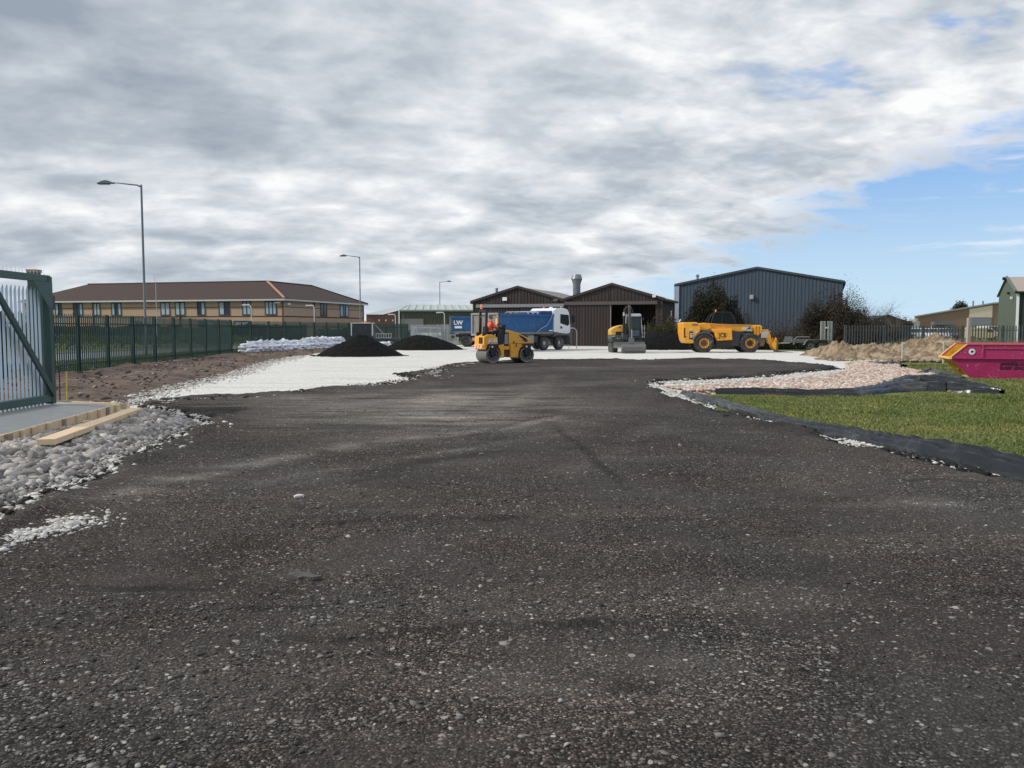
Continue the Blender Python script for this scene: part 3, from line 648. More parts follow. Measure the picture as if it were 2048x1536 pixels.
# gate support post
gpst = empty('gate_post', (*G(97, 803, SLZ), SLZ), gate.rotation_euler.z); tag(gpst, 'thick green post with a rusty cap that the sliding gate runs against', 'gate post')
MB().bb(-.10, .10, -sgn*.28, -sgn*.10, -.2, 2.60).build('shaft', green, gpst, bevel=.008)
MB().bb(-.11, .11, -sgn*.29, -sgn*.09, 2.60, 2.66).build('cap', M('rusty_cap', (.28, .19, .11), .8), gpst)
ob = MB(); ob.lathe([(0, -.06), (.10, -.06), (.12, 0), (.10, .06), (0, .06)], (-.22, -sgn*.2, .42), 'y', 20); ob.build('roller_wheel', black, gpst)

# concrete slab with timber formwork
e0 = Vector((*G(-60, 889, SLZ), SLZ)); e1 = Vector((*G(237, 810, SLZ), SLZ)); e2 = Vector((*G(105, 803, SLZ), SLZ)); e3 = Vector((-16.0, 17.2, SLZ)); e4 = Vector((-13, 8.0, SLZ))
sv = [tuple(p) for p in (e0, e1, e2, e3, e4)]
meshobj('concrete_slab', sv+[(p[0], p[1], -.1) for p in sv], [(0, 1, 2, 3, 4), (5, 9, 8, 7, 6)]+[(i, i+5, (i+1) % 5+5, (i+1) % 5) for i in range(5)], concrete)['kind'] = 'structure'
fw = empty('timber_formwork', (e0.x, e0.y, 0), 0); tag(fw, 'pale timber shuttering boards with pegs along the edge of the concrete slab', 'formwork')
dv = (e1-e0); L = dv.length; u = dv/L; ang = math.atan2(u.y, u.x); nrm = Vector((u.y, -u.x, 0))
fw.rotation_euler.z = ang
bd = MB()
for i in range(3):
    bd.box((L*(i+.5)/3, -.025-.003*(i % 2), SLZ-.07+.004*i), (L/3-.01, .04, .19), (0, 0, R(random.uniform(-.5, .5))))
bd.build('board', timber, fw, bevel=.004)
pg = None
for i, t in enumerate((.16, .235, .30, .40, .50, .60, .70, .78, .86, .95)):
    mb = MB(); w_ = .05 if i % 3 else .14
    mb.box((L*t, -.075, SLZ-.1), (w_, .045, .26), (0, 0, 0)); mb.build('peg', timber if i % 4 else timberd, fw, bevel=.003)
bk = (e1+Vector((.12, .2, 0)), e2+Vector((0, .15, 0))); 
mb = MB(); dd = bk[1]-bk[0]; mb.box(((bk[0]+bk[1])/2)-Vector((0,0,.05)), (dd.length, .035, .12), (0, 0, math.atan2(dd.y, dd.x)))
tag(mb.build('timber_board', timber, bevel=.004), 'timber board on edge along the back of the concrete slab', 'board')
pa = Vector((*G(92, 884, .24), .24)); pb = Vector((*G(272, 820, .18), .18)); dd = pb-pa
mb = MB(); mb.box((0, 0, 0), (dd.length, .22, .075)); o = mb.build('timber_plank', timber, bevel=.006)
o.location = (pa+pb)/2; o.rotation_euler = (0, -math.asin(dd.z/dd.length), math.atan2(dd.y, dd.x)); tag(o, 'long thick pale plank lying loose across the cobbles', 'plank')
mb = MB(); mb.box((0, 0, 0), (.62, .06, .04)); o = mb.build('timber_offcut', timberd); o.location = (*G(294, 828, .1), .13); o.rotation_euler = (0, .02, .1); tag(o, 'short timber offcut lying on the stones beyond the plank', 'offcut')
for nm, pxx, pyy, hh, mt, lb in (('marker_stake', 134, 802, .62, M('yellow_stake', (.62, .42, .06), .6), 'thin yellow marker stake in the soil beside the gate'), ('marker_pin', 120, 805, .75, black, 'thin black steel pin standing next to the yellow stake')):
    x, y = G(pxx, pyy, .1); o = MB().tube([(0, 0, -.1), (.01, 0, hh)], .012, 6).build(nm, mt); o.location = (x, y, .1); tag(o, lb, 'stake')

# lamp posts
def lamp(px_, Yd, h, side, label, group='street lamps along the road', arm=2.4):
    x = XA(px_, Yd); root = empty('street_lamp', (x, Yd, -.05)); tag(root, label, 'street lamp', group)
    o = lathe_obj('pole', [(.10, 0), (.10, 1.5), (.075, 1.55), (.055, h)], (0, 0, 0), galvd, root, 'z', 14)
    MB().tube([(0, 0, h-.12), (side*.25, 0, h-.02), (side*.9, 0, h+.05), (side*(arm-.7), 0, h+.14)], [.05, .04, .035, .03], 8).build('arm', galvd, root, smooth=True)
    hd = MB(); s_ = side
    P = [(arm-.85, .10), (arm-.55, .22), (arm-.35, .26), (arm-.1, .2), (arm+.12, .1), (arm+.15, .06), (arm-.80, .07)]
    hd.prism([(s_*a_, h+b_) for a_, b_ in P], -.14, .14); hd.build('lamp_head', galvd, root, bevel=.03)
    MB().bb(s_*(arm-.55), s_*(arm+.08), -.12, .12, h+.02, h+.06).build('diffuser', windowg, root, bevel=.01)
    return root
galvd = M('lamp_grey_steel', (.13, .15, .17), .5, .4, var=.2)
lamp(291, 48.6, 10, -1, 'tallest grey street lamp, arm pointing left, left of the photo')
lamp(721, 97, 10, -1, 'grey street lamp rising behind the first tarmac heap beside the brick building', arm=2.2)
lamp(880, 150, 10, 1, 'small distant street lamp with its arm pointing right, left of the brown sheds', arm=2.0)
# short swan neck lamps of the office car park
def swan(px_, pyt, Yd, label, w_=.05):
    x = XA(px_, Yd); h = ZA(pyt, Yd); root = empty('swan_neck_lamp', (x, Yd, -.05)); tag(root, label, 'lamp', 'short swan neck lamps')
    MB().tube([(0, 0, 0), (0, 0, h-.5), (-.03, 0, h-.15), (-.15, 0, h), (-.5, 0, h)], w_, 8).build('pole', white, root, smooth=True)
    MB().bb(-.95, -.45, -.10, .10, h-.08, h+.05).build('lamp_head', white, root, bevel=.04)
swan(503, 609, 90, 'short white swan neck lamp in front of the long wall of the brick office')
swan(629, 610, 92, 'short white swan neck lamp in front of the end wall of the brick office')
swan(791, 628, 105, 'short white swan neck lamp beside the brown brick warehouse wall')
swan(889, 624, 96, 'short white swan neck lamp before the green clad warehouse')
x = XA(314, 80); o = MB().tube([(0, 0, 0), (0, 0, ZA(569, 80)), (-.15, 0, ZA(545, 80))], [.045, .03, .006], 8).build('aerial_mast', galv); o.location = (x, 80, -.05); tag(o, 'thin pale mast with a whip aerial behind the green fence', 'mast')

# ---------------------------------------------------------------- brick office building
brickm = M('buff_brick', (.43, .305, .215), .85, var=.16, scale=1.0, bump=.2, bscale=20)
bandm = M('dark_brick_band', (.07, .035, .028), .8)
tilem = M('brown_roof_tiles', (.048, .028, .023), .85, var=.28, scale=3, bump=.5, bscale=14)
ridgem = M('pale_ridge_tile', (.36, .19, .12), .8)
fasciam = M('white_fascia', (.50, .50, .50), .6)
frameblue = M('dark_blue_frame', (.02, .045, .075), .5)
blind = M('window_blind', (.36, .45, .50), .6)
C0 = Vector((-27.9, 101, 0)); ul = Vector((-.965, .262, 0)).normalized(); ur = Vector((-ul.y*-1, -ul.x, 0)); ur = Vector((ul.y, -ul.x, 0))
off = empty('office_building', (C0.x, C0.y, -.05), 0); tag(off, 'long two storey buff brick office with a brown hipped roof and dark bands', 'building')
def L2(a, b_, z=0.0): p = ul*a+ur*b_; return (p.x, p.y, z)
W1 = 11.0; LL = 39.0; RR = 22.5; EH = 5.25; RH = 7.75
def slab(mb, a0, a1, b0, b1, z0, z1):
    V = [L2(a0, b0, z0), L2(a1, b0, z0), L2(a1, b1, z0), L2(a0, b1, z0), L2(a0, b0, z1), L2(a1, b0, z1), L2(a1, b1, z1), L2(a0, b1, z1)]
    mb.add(V, [(0, 1, 2, 3), (7, 6, 5, 4), (4, 5, 1, 0), (5, 6, 2, 1), (6, 7, 3, 2), (7, 4, 0, 3)])
mb = MB(); slab(mb, 0, LL, 0, W1, 0, EH); slab(mb, .001, W1, W1+.002, RR, 0, EH); mb.build('wall', brickm, off)
mb = MB()
for z_0, z_1 in ((3.05, 3.20), (4.25, 4.33)):
    slab(mb, -.02, LL, -.02, .1, z_0, z_1); slab(mb, -.02, .1, .1, RR, z_0, z_1)
for a in (0, 14.6, 27.8): slab(mb, a-.05, a+.10, -.10, -.023, 0, EH)
for b_ in (7.6, 22.3): slab(mb, -.10, -.023, b_, b_+.15, 0, EH)
mb.build('band_and_pipe', bandm, off)
ov = .5; h2 = W1/2
V = [L2(-ov, -ov, EH), L2(LL+ov, -ov, EH), L2(LL+ov, W1+ov, EH), L2(W1+ov, W1+ov, EH), L2(W1+ov, RR+ov, EH), L2(-ov, RR+ov, EH), L2(h2, h2, RH), L2(LL-h2, h2, RH), L2(h2, RR-h2, RH)]
Fc = [(0, 1, 7, 6), (1, 2, 7), (2, 3, 6, 7), (3, 4, 8, 6), (4, 5, 8), (5, 0, 6, 8), (0, 5, 4, 3, 2, 1)]
rf = meshobj('roof', V, Fc, tilem, off)
bm = bmesh.new(); bm.from_mesh(rf.data); bmesh.ops.recalc_face_normals(bm, faces=bm.faces); bm.to_mesh(rf.data); bm.free()
MB().tube([L2(-ov, -ov, EH+.08), L2(h2, h2, RH+.03)], .16, 6).build('hip_tile', ridgem, rf)
mb = MB(); mb.tube([L2(h2, h2, RH+.02), L2(LL-h2, h2, RH+.02)], .10, 6); mb.tube([L2(h2, h2, RH+.02), L2(h2, RR-h2, RH+.02)], .10, 6); mb.tube([L2(h2, RR-h2, RH+.02), L2(-ov, RR+ov, EH+.04)], .10, 6); mb.build('ridge_tile', tilem, rf)
mb = MB(); slab(mb, -ov-.06, LL+ov, -ov-.06, -ov+.06, EH-.22, EH-.02); slab(mb, -ov-.06, -ov+.06, -ov+.062, RR+ov, EH-.22, EH-.02); mb.build('gutter', fasciam, rf)
mb = MB(); slab(mb, -ov+.07, LL+ov, -ov+.07, -.01, EH-.12, EH-.03); slab(mb, -ov+.07, -.01, 0, RR+ov, EH-.12, EH-.03); mb.build('soffit', bandm, off)
def win(side, t, w_, panes, z0=3.28, z1=4.98):
    fr = MB(); gl = []
    def sl(m, t0, t1, d0, d1, a, b_):
        if side: slab(m, d0, d1, t0, t1, a, b_)
        else: slab(m, t0, t1, d0, d1, a, b_)
    sl(fr, t, t+w_, -.09, .02, z0, z0+.12); sl(fr, t, t+w_, -.09, .02, z1-.12, z1)
    for k in range(panes+1):
        c = t+(w_-.1)*k/panes; sl(fr, c, c+.1, -.08, .02, z0+.12, z1-.12)
    f = fr.build('window', frameblue, off)
    for k in range(panes):
        g = MB(); c = t+(w_-.1)*k/panes+.1; sl(g, c, c+(w_-.1)/panes-.1, -.035, .02, z0+.12, z1-.12)
        g.build('pane', blind if random.random() < .7 else glass, f)
# windows read off the facade (pixel columns)
def tl(p):    # distance along the long wall for a picture column
    k_ = (p-1024)/F; return (C0.x-k_*C0.y)/(k_*ul.y-ul.x)
def tr(p):
    k_ = (p-1024)/F; return (C0.x-k_*C0.y)/(k_*ur.y-ur.x)
for p0, p1, n in ((532, 555, 3), (487, 504, 2), (440, 462, 2), (397, 413, 2), (353, 373, 2), (324, 343, 2), (226, 246, 3), (190, 204, 2), (150, 169, 3), (114, 127, 2)):
    a0, a1 = tl(p1), tl(p0); win(0, a0, a1-a0, n)
for p0, p1, n in ((642, 655, 2), (681, 698, 3)): a0, a1 = tr(p0), tr(p1); win(1, a0, a1-a0, n)
for p0, p1 in ((268, 285), (470, 500), (400, 430)): a0, a1 = tl(p1), tl(p0); win(0, a0, a1-a0, 2, 1.0, 2.6)
mb = MB(); slab(mb, .3, 1.0, -.25, -.03, 4.7, 4.85); slab(mb, -.25, -.03, .7, 1.3, 4.55, 4.75); mb.build('floodlight', white, off)

# dark hedge and security fence between office and road
leafd = Misland('dark_hedge_leaf', [(0, (.012, .022, .010)), (.5, (.022, .035, .014)), (1, (.05, .06, .025))], .8, 0)
def leafcloud(name, P, s_, mat, parent=None):
    n = len(P); a = rng.normal(size=(n, 3)); a /= np.linalg.norm(a, axis=1)[:, None]; b2 = np.cross(a, rng.normal(size=(n, 3))); b2 /= np.linalg.norm(b2, axis=1)[:, None]
    ss_ = (s_*rng.uniform(.5, 1.5, n))[:, None]
    V = np.stack([P-a*ss_, P+b2*ss_*.5, P+a*ss_, P-b2*ss_*.5], 1)
    return npmesh(name, V.reshape(-1, 3), np.arange(4*n).reshape(n, 4), mat, parent)
def twigs(name, base, n, spread, hgt, mat, parent=None, r0=.02, upward=1.0, seg=5, curl=.35, branch=3):
    """bare stems with side shoots, tapered ribbons of three sides"""
    V = []; Fc = []
    def stem(p, d, L, r, lv):
        k0 = len(V); q_ = p.copy(); st = seg if lv == 0 else 3
        for i in range(st+1):
            f = i/st; rr = r*(1-.85*f)
            u_ = d.cross(Vector((.3, .5, .8))).normalized(); v_ = d.cross(u_)
            for a in (0, 2.1, 4.2): V.append(q_+(u_*math.cos(a)+v_*math.sin(a))*rr)
            if lv < 2 and i > 0:
                for _ in range(branch if lv == 0 else 2):
                    nd = (d+Vector((random.gauss(0, .6), random.gauss(0, .6), random.gauss(.15, .4)))).normalized(); subs.append((q_.copy(), nd, L*(.45 if lv == 0 else .5)*random.uniform(.5, 1), rr*.6, lv+1))
            q_ = q_+d*(L/st); d = (d+Vector((random.gauss(0, curl), random.gauss(0, curl), random.gauss(.02, curl*.5)))*.5).normalized()
        for i in range(st):
            for a in range(3): Fc.append((k0+i*3+a, k0+i*3+(a+1) % 3, k0+i*3+3+(a+1) % 3, k0+i*3+3+a))
    for _ in range(n):
        subs = []
        p = Vector((random.gauss(0, spread[0]), random.gauss(0, spread[1]), 0))+Vector(base)
        d = Vector((random.gauss(0, .5), random.gauss(0, .5), upward)).normalized()
        stem(p, d, hgt*random.uniform(.6, 1.0), r0, 0)
        while subs: stem(*subs.pop())
    return npmesh(name, np.array([tuple(v) for v in V]), np.array(Fc), mat, parent)
def blob(n, c, r, lump=.5, surf=.55):
    """points filling a lumpy ellipsoid, denser near the outside, flat at the ground"""
    d_ = rng.normal(size=(n, 3)); d_ /= np.linalg.norm(d_, axis=1)[:, None]; d_[:, 2] = np.abs(d_[:, 2])*1.0
    ph = np.arctan2(d_[:, 1], d_[:, 0]); k = 1+lump*fbm(ph*2+c[0], d_[:, 2]*3+c[1], 4)*1.3
    rad = (rng.random(n)**surf)*k
    return np.array(c)+d_*np.array(r)*rad[:, None]
def hedge(p0, p1, h, wd, n, mat, label, name='hedge', cat='hedge', s_=.09):
    a = np.array(p0); b_ = np.array(p1); t = rng.random(n)
    P = a[None]*(1-t[:, None])+b_[None]*t[:, None]; nn = np.array([-(b_-a)[1], (b_-a)[0]]); nn = nn/np.hypot(*nn)
    P = P+nn[None]*rng.uniform(-wd, wd, n)[:, None]
    hh = h*(.72+.35*fbm(t*np.hypot(*(b_-a))*.35, t*0+3.3, 4)+.1)
    z = hh*rng.random(n)**.6
    root = empty(name, (0, 0, 0)); tag(root, label, cat)
    leafcloud('foliage', np.column_stack([P, z]), s_, mat, root)
    mb = MB(); m = int(np.hypot(*(b_-a))/1.2)
    for i in range(m):
        f = (i+.5)/m; c = a*(1-f)+b_*f; mb.tube([(c[0], c[1], -.1), (c[0]+.1, c[1], h*.6)], [.05, .02], 5)
    mb.build('stems', bark, root)
hedge((-62, 92), (-24, 96), 2.3, 1.2, 26000, leafd, 'dark evergreen hedge in front of the brick office', s_=.16)
hedge((-23, 100), (-17, 118), 1.9, .9, 7000, leafd, 'dark evergreen hedge at the end wall of the brick office', s_=.14)
hedge((-40, 60), (-27, 84), 1.3, 1.2, 6000, Misland('rough_grass_leaf', [(0, (.06, .09, .02)), (1, (.13, .15, .05))], .8, 0), 'low rough green planting on the far verge of the road', name='shrub_border', cat='shrubs', s_=.1)

# ---------------------------------------------------------------- white sacks in a row
sackm = M('white_woven_sack', (.70, .72, .77), .7, var=.08, scale=5, bump=.6, bscale=16)
bm = bmesh.new(); bmesh.ops.create_icosphere(bm, subdivisions=3, radius=1)
for v in bm.verts:
    n = v.co.copy()
    for ax, e in ((0, .55), (1, .6), (2, .7)): v.co[ax] = math.copysign(abs(n[ax])**e, n[ax])
    v.co = Vector((v.co.x*.36, v.co.y*.24, v.co.z*.085))
    k = float(fbm(np.array([v.co.x*9+3]), np.array([v.co.y*9+v.co.z*20]), 3)[0]); v.co *= 1+.10*k
me = bpy.data.meshes.new('sack'); bm.to_mesh(me); 
for v in bm.verts:                      # tied variant: neck twisted up at one end
    if v.co.x > .24: f = (v.co.x-.24)/.13; v.co.y *= 1-.75*min(f, 1); v.co.z = v.co.z*(1-.5*min(f, 1))+.15*min(f, 1)
me2 = bpy.data.meshes.new('sack'); bm.to_mesh(me2); bm.free()
for m_ in (me, me2):
    m_.polygons.foreach_set('use_smooth', [True]*len(m_.polygons)); m_.materials.append(sackm)
s0 = Vector((-17.0, 51.8)); s1 = Vector((-13.6, 66.2)); sdv = (s1-s0); SLn = sdv.length; su = sdv/SLn; sa = math.atan2(su.y, su.x)
nst = 22
def sack(t, side, z, tied, label):
    p = s0+su*t+Vector((su.y, -su.x))*side
    o = bpy.data.objects.new('sack', me2 if tied else me); COL.objects.link(o)
    o.location = (p.x, p.y, z); o.rotation_euler = (random.uniform(-.16, .16), random.uniform(-.18, .18), sa+R(90)*(random.random() < .5)+random.uniform(-.25, .25)+(math.pi if random.random() < .5 else 0))
    o.scale = (random.uniform(.92, 1.18), random.uniform(.95, 1.3), random.uniform(.95, 1.3)); tag(o, label, 'sack', 'white sacks stacked on pallets by the fence')
for i in range(nst):
    t = .35+i*(SLn-.7)/(nst-1)
    lay = 4 if i < 12 else 5
    for l in range(lay):
        where = ['bottom layer', 'second layer', 'middle layer', 'upper layer', 'top layer'][l]
        lb = 'white sack in the %s of the long row by the green fence' % where
        sack(t+(l % 2)*.12, .0, .17+l*.138, False, lb)
        if l < 3: sack(t+(l % 2)*.12, .42, .17+l*.138, False, 'white sack at the back of the %s of the long row' % where)
for k, t in enumerate((1.3, 1.9, 2.6, 3.3, 4.2, 5.0, 6.4, 7.3, 8.6, 9.3, 9.8, 10.4, 11.1, 11.6, 12.2, 13.1, 13.6, 14.2)):
    sack(t, .02, .15+(4 if t < 8 else 5)*.138, True, 'white sack with a twisted tied neck lying on top of the sack row')
palt = M('pallet_timber', (.07, .06, .055), .85)
pal = None
for i in range(13):
    p = s0+su*(.5+i*SLn/13)+Vector((su.y, -su.x))*.2
    if pal is None:
        pal = empty('pallet'); 
        mb = MB(); 
        for k in range(5): mb.box((-.4+k*.2, 0, .125), (.12, 1.0, .02))
        mb.build('deck_boards', palt, pal)
        mb = MB()
        for k in (-.42, 0, .42):
            mb.box((0, k, .07), (1.0, .1, .09))
        mb.build('bearers', palt, pal); o = pal
    else: o = copy_tree(pal)
    o.location = (p.x, p.y, .02); o.rotation_euler.z = sa; tag(o, 'dark timber pallet underneath the row of white sacks', 'pallet', 'pallets under the sacks')
# the separate batch of sacks right of the heap
for i, (pxx, l) in enumerate([(755, 0), (763, 0), (771, 0), (779, 0), (758, 1), (767, 1), (776, 1), (762, 2), (771, 2)]):
    o = bpy.data.objects.new('sack', me2 if l == 2 else me); COL.objects.link(o); o.location = (XA(pxx, 66), 66+random.uniform(-.1, .1), .12+l*.16)
    o.rotation_euler = (0, random.uniform(-.1, .1), random.uniform(0, 3)); o.scale = (1.25, 1.3, 1.2)
    tag(o, 'white woven sack in the %s of the small pile between the two tarmac heaps' % ('bottom', 'middle', 'top')[l], 'sack', 'white sacks between the tarmac heaps')

# ---------------------------------------------------------------- heaps
def heap(name, cx, cy, rx, ry, h, mat, label, cat, seed=0, skew=0., lump=.12, rough=.05, n=90, pk=1.25):
    t = np.linspace(-1.25, 1.25, n); x, y = np.meshgrid(t, t); r_ = np.hypot(x, y)
    a = np.arctan2(y, x); r2 = r_*(1+lump*fbm(np.cos(a)*1.5+seed, np.sin(a)*1.5+seed*2, 4)*1.3)
    rs = np.hypot(x-skew*(1-r2).clip(0, 1), y)
    z = h*(1-np.clip(rs*r2/np.maximum(r_, 1e-6), 0, 1.3)**pk)
    soft = h*.93; z = np.where(z > soft, soft+(z-soft)*.6, z)
    z = z+rough*fbm(x*5+seed, y*5, 5, .62)*h*np.clip(1.1-r_, 0, 1)*2
    X_, Y_ = cx*0+x*rx, y*ry
    o = sheet(name, X_, Y_, np.maximum(z, -.15), z > -.12, mat); o.location = (cx, cy, 0); tag(o, label, cat); return o
heap('tarmac_heap', XA(718, 49.3), 49.6, 2.62, 2.4, 1.28, heapm, 'pointed heap of black tarmac in front of the row of white sacks', 'heap', 3, 0.03, .10, .055, pk=1.15)
heap('tarmac_heap', XA(845, 64), 63.8, 3.1, 2.6, 1.12, heapm, 'wide low heap of black tarmac left of the road roller', 'heap', 8, -.05, .1, .055, pk=1.6)
heap('tarmac_heap', XA(1335, 64.5), 64.8, 3.4, 2.2, 1.32, heapm, 'broad heap of black tarmac behind the orange telehandler', 'heap', 5, -.1, .1, .055, pk=2.2)
hc = Misland('heap_crumb', [(0, (.006, .006, .006)), (1, (.03, .03, .03))])
for cx0, cy0, rr, lb in ((XA(718, 49.3), 49.6, 2.7, 'the pointed heap'), (XA(845, 64), 63.8, 3.1, 'the wide low heap'), (XA(1335, 64.5), 64.8, 3.3, 'the broad heap')):
    a = rng.uniform(math.pi, 2*math.pi, 260); r_ = rr*(1+np.abs(rng.normal(0, .05, 260)))
    tag(stones('tarmac_crumbs', np.column_stack([cx0+np.cos(a)*r_, cy0+np.sin(a)*r_*.92, np.full(260, .01)]), rng.uniform(.02, .06, 260), hc), 'black crumbs fallen around the foot of '+lb, 'crumbs', kind='stuff')

# sandy earth mound: a lumpy ridge
def mound():
    t = np.linspace(0, 1, 420); s_ = np.linspace(-1, 1, 200); T_, S_ = np.meshgrid(t, s_)
    x0, x1 = XA(1632, 47), XA(1925, 46); X_ = x0+(x1-x0)*T_; Y_ = 46.0-1.0*T_+S_*5.0
    def bump(c, w_, h): return h*np.exp(-((T_-c)/w_)**2)
    prof = bump(.10, .065, .85)+bump(.23, .05, .62)+bump(.33, .06, .75)+bump(.48, .08, .85)+bump(.62, .06, 1.0)+bump(.74, .07, 1.25)+bump(.87, .08, .95)+.1
    back = 1-np.clip(np.abs(S_-.05*np.sin(T_*17)), 0, 1)**1.5
    z = prof*back*(1-np.exp(-(T_/.03)))+.34*fbm(X_*.8, Y_*.8, 6, .62)*np.clip(back*2, 0, 1)+.16*np.abs(fbm(X_*1.7+4, Y_*1.7, 5, .6))*np.clip(back*2, 0, 1)+.13*fbm(X_*3.5, Y_*3.5, 5, .65)
    z = z-.12+np.where(T_ > .93, -(T_-.93)*9, 0)
    o = sheet('earth_mound', X_, Y_, z, z > -.2, sand); tag(o, 'long lumpy mound of sandy brown earth left of the magenta skip', 'earth mound')
mound()
MP = inpoly(700, [(XA(1640, 43), 41), (XA(1920, 41), 40.5), (XA(1925, 41), 43), (XA(1640, 43), 44)])
clodm = Misland('sand_clod', [(0, (.16, .12, .08)), (.6, (.30, .23, .16)), (1, (.45, .37, .28))])
tag(stones('earth_clods', np.column_stack([MP, np.full(len(MP), .03)]), np.clip(rng.lognormal(math.log(.06), .6, 700), .02, .25), clodm), 'crumbled clods at the foot of the sandy mound', 'soil', kind='stuff')

# ---------------------------------------------------------------- plastic membranes
def membrane(name, line, wid, hgt, label, folds=3, seed=0, prof=None):
    P = np.array(line, float); L = np.hypot(*np.diff(P, axis=0).T); cs = np.r_[0, np.cumsum(L)]; n = int(cs[-1]/.06); m = 40
    t = np.linspace(0, cs[-1], n); x = np.interp(t, cs, P[:, 0]); y = np.interp(t, cs, P[:, 1]); w_ = np.interp(t, cs, wid); h = np.interp(t, cs, hgt)
    dx = np.gradient(x); dy = np.gradient(y); l = np.hypot(dx, dy); nx, ny = -dy/l, dx/l
    s_ = np.linspace(-1, 1, m)
    X_ = x[:, None]+nx[:, None]*w_[:, None]*s_[None]*(1+.35*fbm(t*1.1+seed, t*0, 4))[:, None]; Y_ = y[:, None]+ny[:, None]*w_[:, None]*s_[None]
    ph = s_[None]*folds*2.2+1.2*fbm(t*.35+seed, t*0+1, 3)[:, None]*2
    Z_ = h[:, None]*(.18+.5*(1-np.abs(s_[None])**2.2)+.75*(1-1.6*np.abs(np.sin(ph)))*(1-s_[None]**4)+.5*(.35-np.abs(fbm(t[:, None]*1.1+s_[None]*.8, s_[None]*3.2-t[:, None]*.4+seed, 4))*2))
    Z_ = Z_+.02
    Z_[:, 0] = -.08; Z_[:, -1] = -.08
    o = sheet(name, X_, Y_, Z_, np.ones_like(X_, bool), plastic); tag(o, label, 'plastic sheet'); return o
membrane('plastic_membrane', px([(1366, 787), (1440, 806), (1530, 834), (1640, 861), (1760, 888), (1900, 918), (2060, 953), (2500, 1050)]),
         [.09, .11, .12, .16, .24, .33, .40, .45], [.05, .06, .06, .08, .11, .15, .16, .17], 'long strip of black plastic membrane between the planings and the lawn', 3, 2)
membrane('plastic_membrane', px([(1430, 783), (1520, 784), (1620, 788), (1700, 787), (1760, 780), (1830, 774), (1900, 776), (1960, 781), (2004, 784)]),
         [.10, .15, .15, .18, .28, .85, .85, .5, .15], [.05, .07, .07, .08, .10, .23, .20, .12, .05], 'crumpled black plastic membrane bunched up on the grass in front of the skip', 3, 5)
membrane('plastic_membrane', px([(1752, 726), (1780, 730), (1805, 731)]), [.5, .7, .3], [.08, .12, .04], 'small black plastic scrap at the foot of the earth mound', 2, 9)
membrane('plastic_membrane', px([(1835, 749), (1860, 747), (1890, 752), (1925, 757)]), [.15, .32, .28, .1], [.05, .12, .10, .03], 'dark plastic scrap on the grass beside the end of the skip', 2, 11)
# ================================================================= SHEDS
def corr(mb, p0, u, L, z0, z1, pitch=.3, depth=.04, out=(0, -1)):
    """ribbed metal sheet standing from z0(t) to z1(t), t running along u"""
    k0 = len(mb.V); t = 0; pr_ = []
    while t < L:
        for f, o_ in ((0, 0), (.42, 0), (.5, 1), (.92, 1)):
            tt = t+f*pitch
            if tt < L: pr_.append((tt, o_))
        t += pitch
    pr_.append((L, 0))
    for tt, o_ in pr_:
        x = p0[0]+u[0]*tt+out[0]*o_*depth; y = p0[1]+u[1]*tt+out[1]*o_*depth
        mb.V.append((x, y, z0(tt))); mb.V.append((x, y, z1(tt)))
    for i in range(len(pr_)-1): mb.F.append((k0+2*i, k0+2*i+2, k0+2*i+3, k0+2*i+1))
def clad_mat(name, col, var=.2, col2=None, rough=.55):
    """sheeting whose tone shifts a little from sheet to sheet and streaks downwards"""
    m = bpy.data.materials.new(name); m.use_nodes = True; q = NT(m.node_tree)
    tc = q.n('ShaderNodeTexCoord').outputs['Object']
    st = q.n('ShaderNodeMapping', ins={0: tc, 3: (3.0, 3.0, .25)}).outputs[0]
    n = q.noise(st, 1.3, 5, .6); b_ = q.mix(n, tuple(c*(1-var) for c in col), tuple(c*(1+var) for c in col))
    if col2: b_ = q.mix(q.math('MULTIPLY', q.ss(q.noise(st, .6, 6, .6), .52, .72), .7), b_, col2)
    p = q.n('ShaderNodeBsdfPrincipled', ins={'Base Color': b_, 'Roughness': rough}); q.link(p.outputs[0], q.n('ShaderNodeOutputMaterial').inputs[0]); return m
browncl = clad_mat('brown_cladding', (.030, .020, .018), .35, (.055, .042, .038))
brownrf = clad_mat('fibre_cement_roof', (.22, .20, .175), .2, (.13, .125, .115))
tanrf = clad_mat('tan_roof_sheet', (.34, .28, .24), .15)
trimbr = M('brown_trim', (.030, .021, .019), .55)
bluecl = clad_mat('blue_grey_cladding', (.048, .072, .106), .14, (.066, .088, .118))
bluetrim = M('blue_grey_trim', (.05, .065, .085), .5)
darkin = M('shed_interior_floor', (.06, .06, .06), .9)
RZ = R(-20)
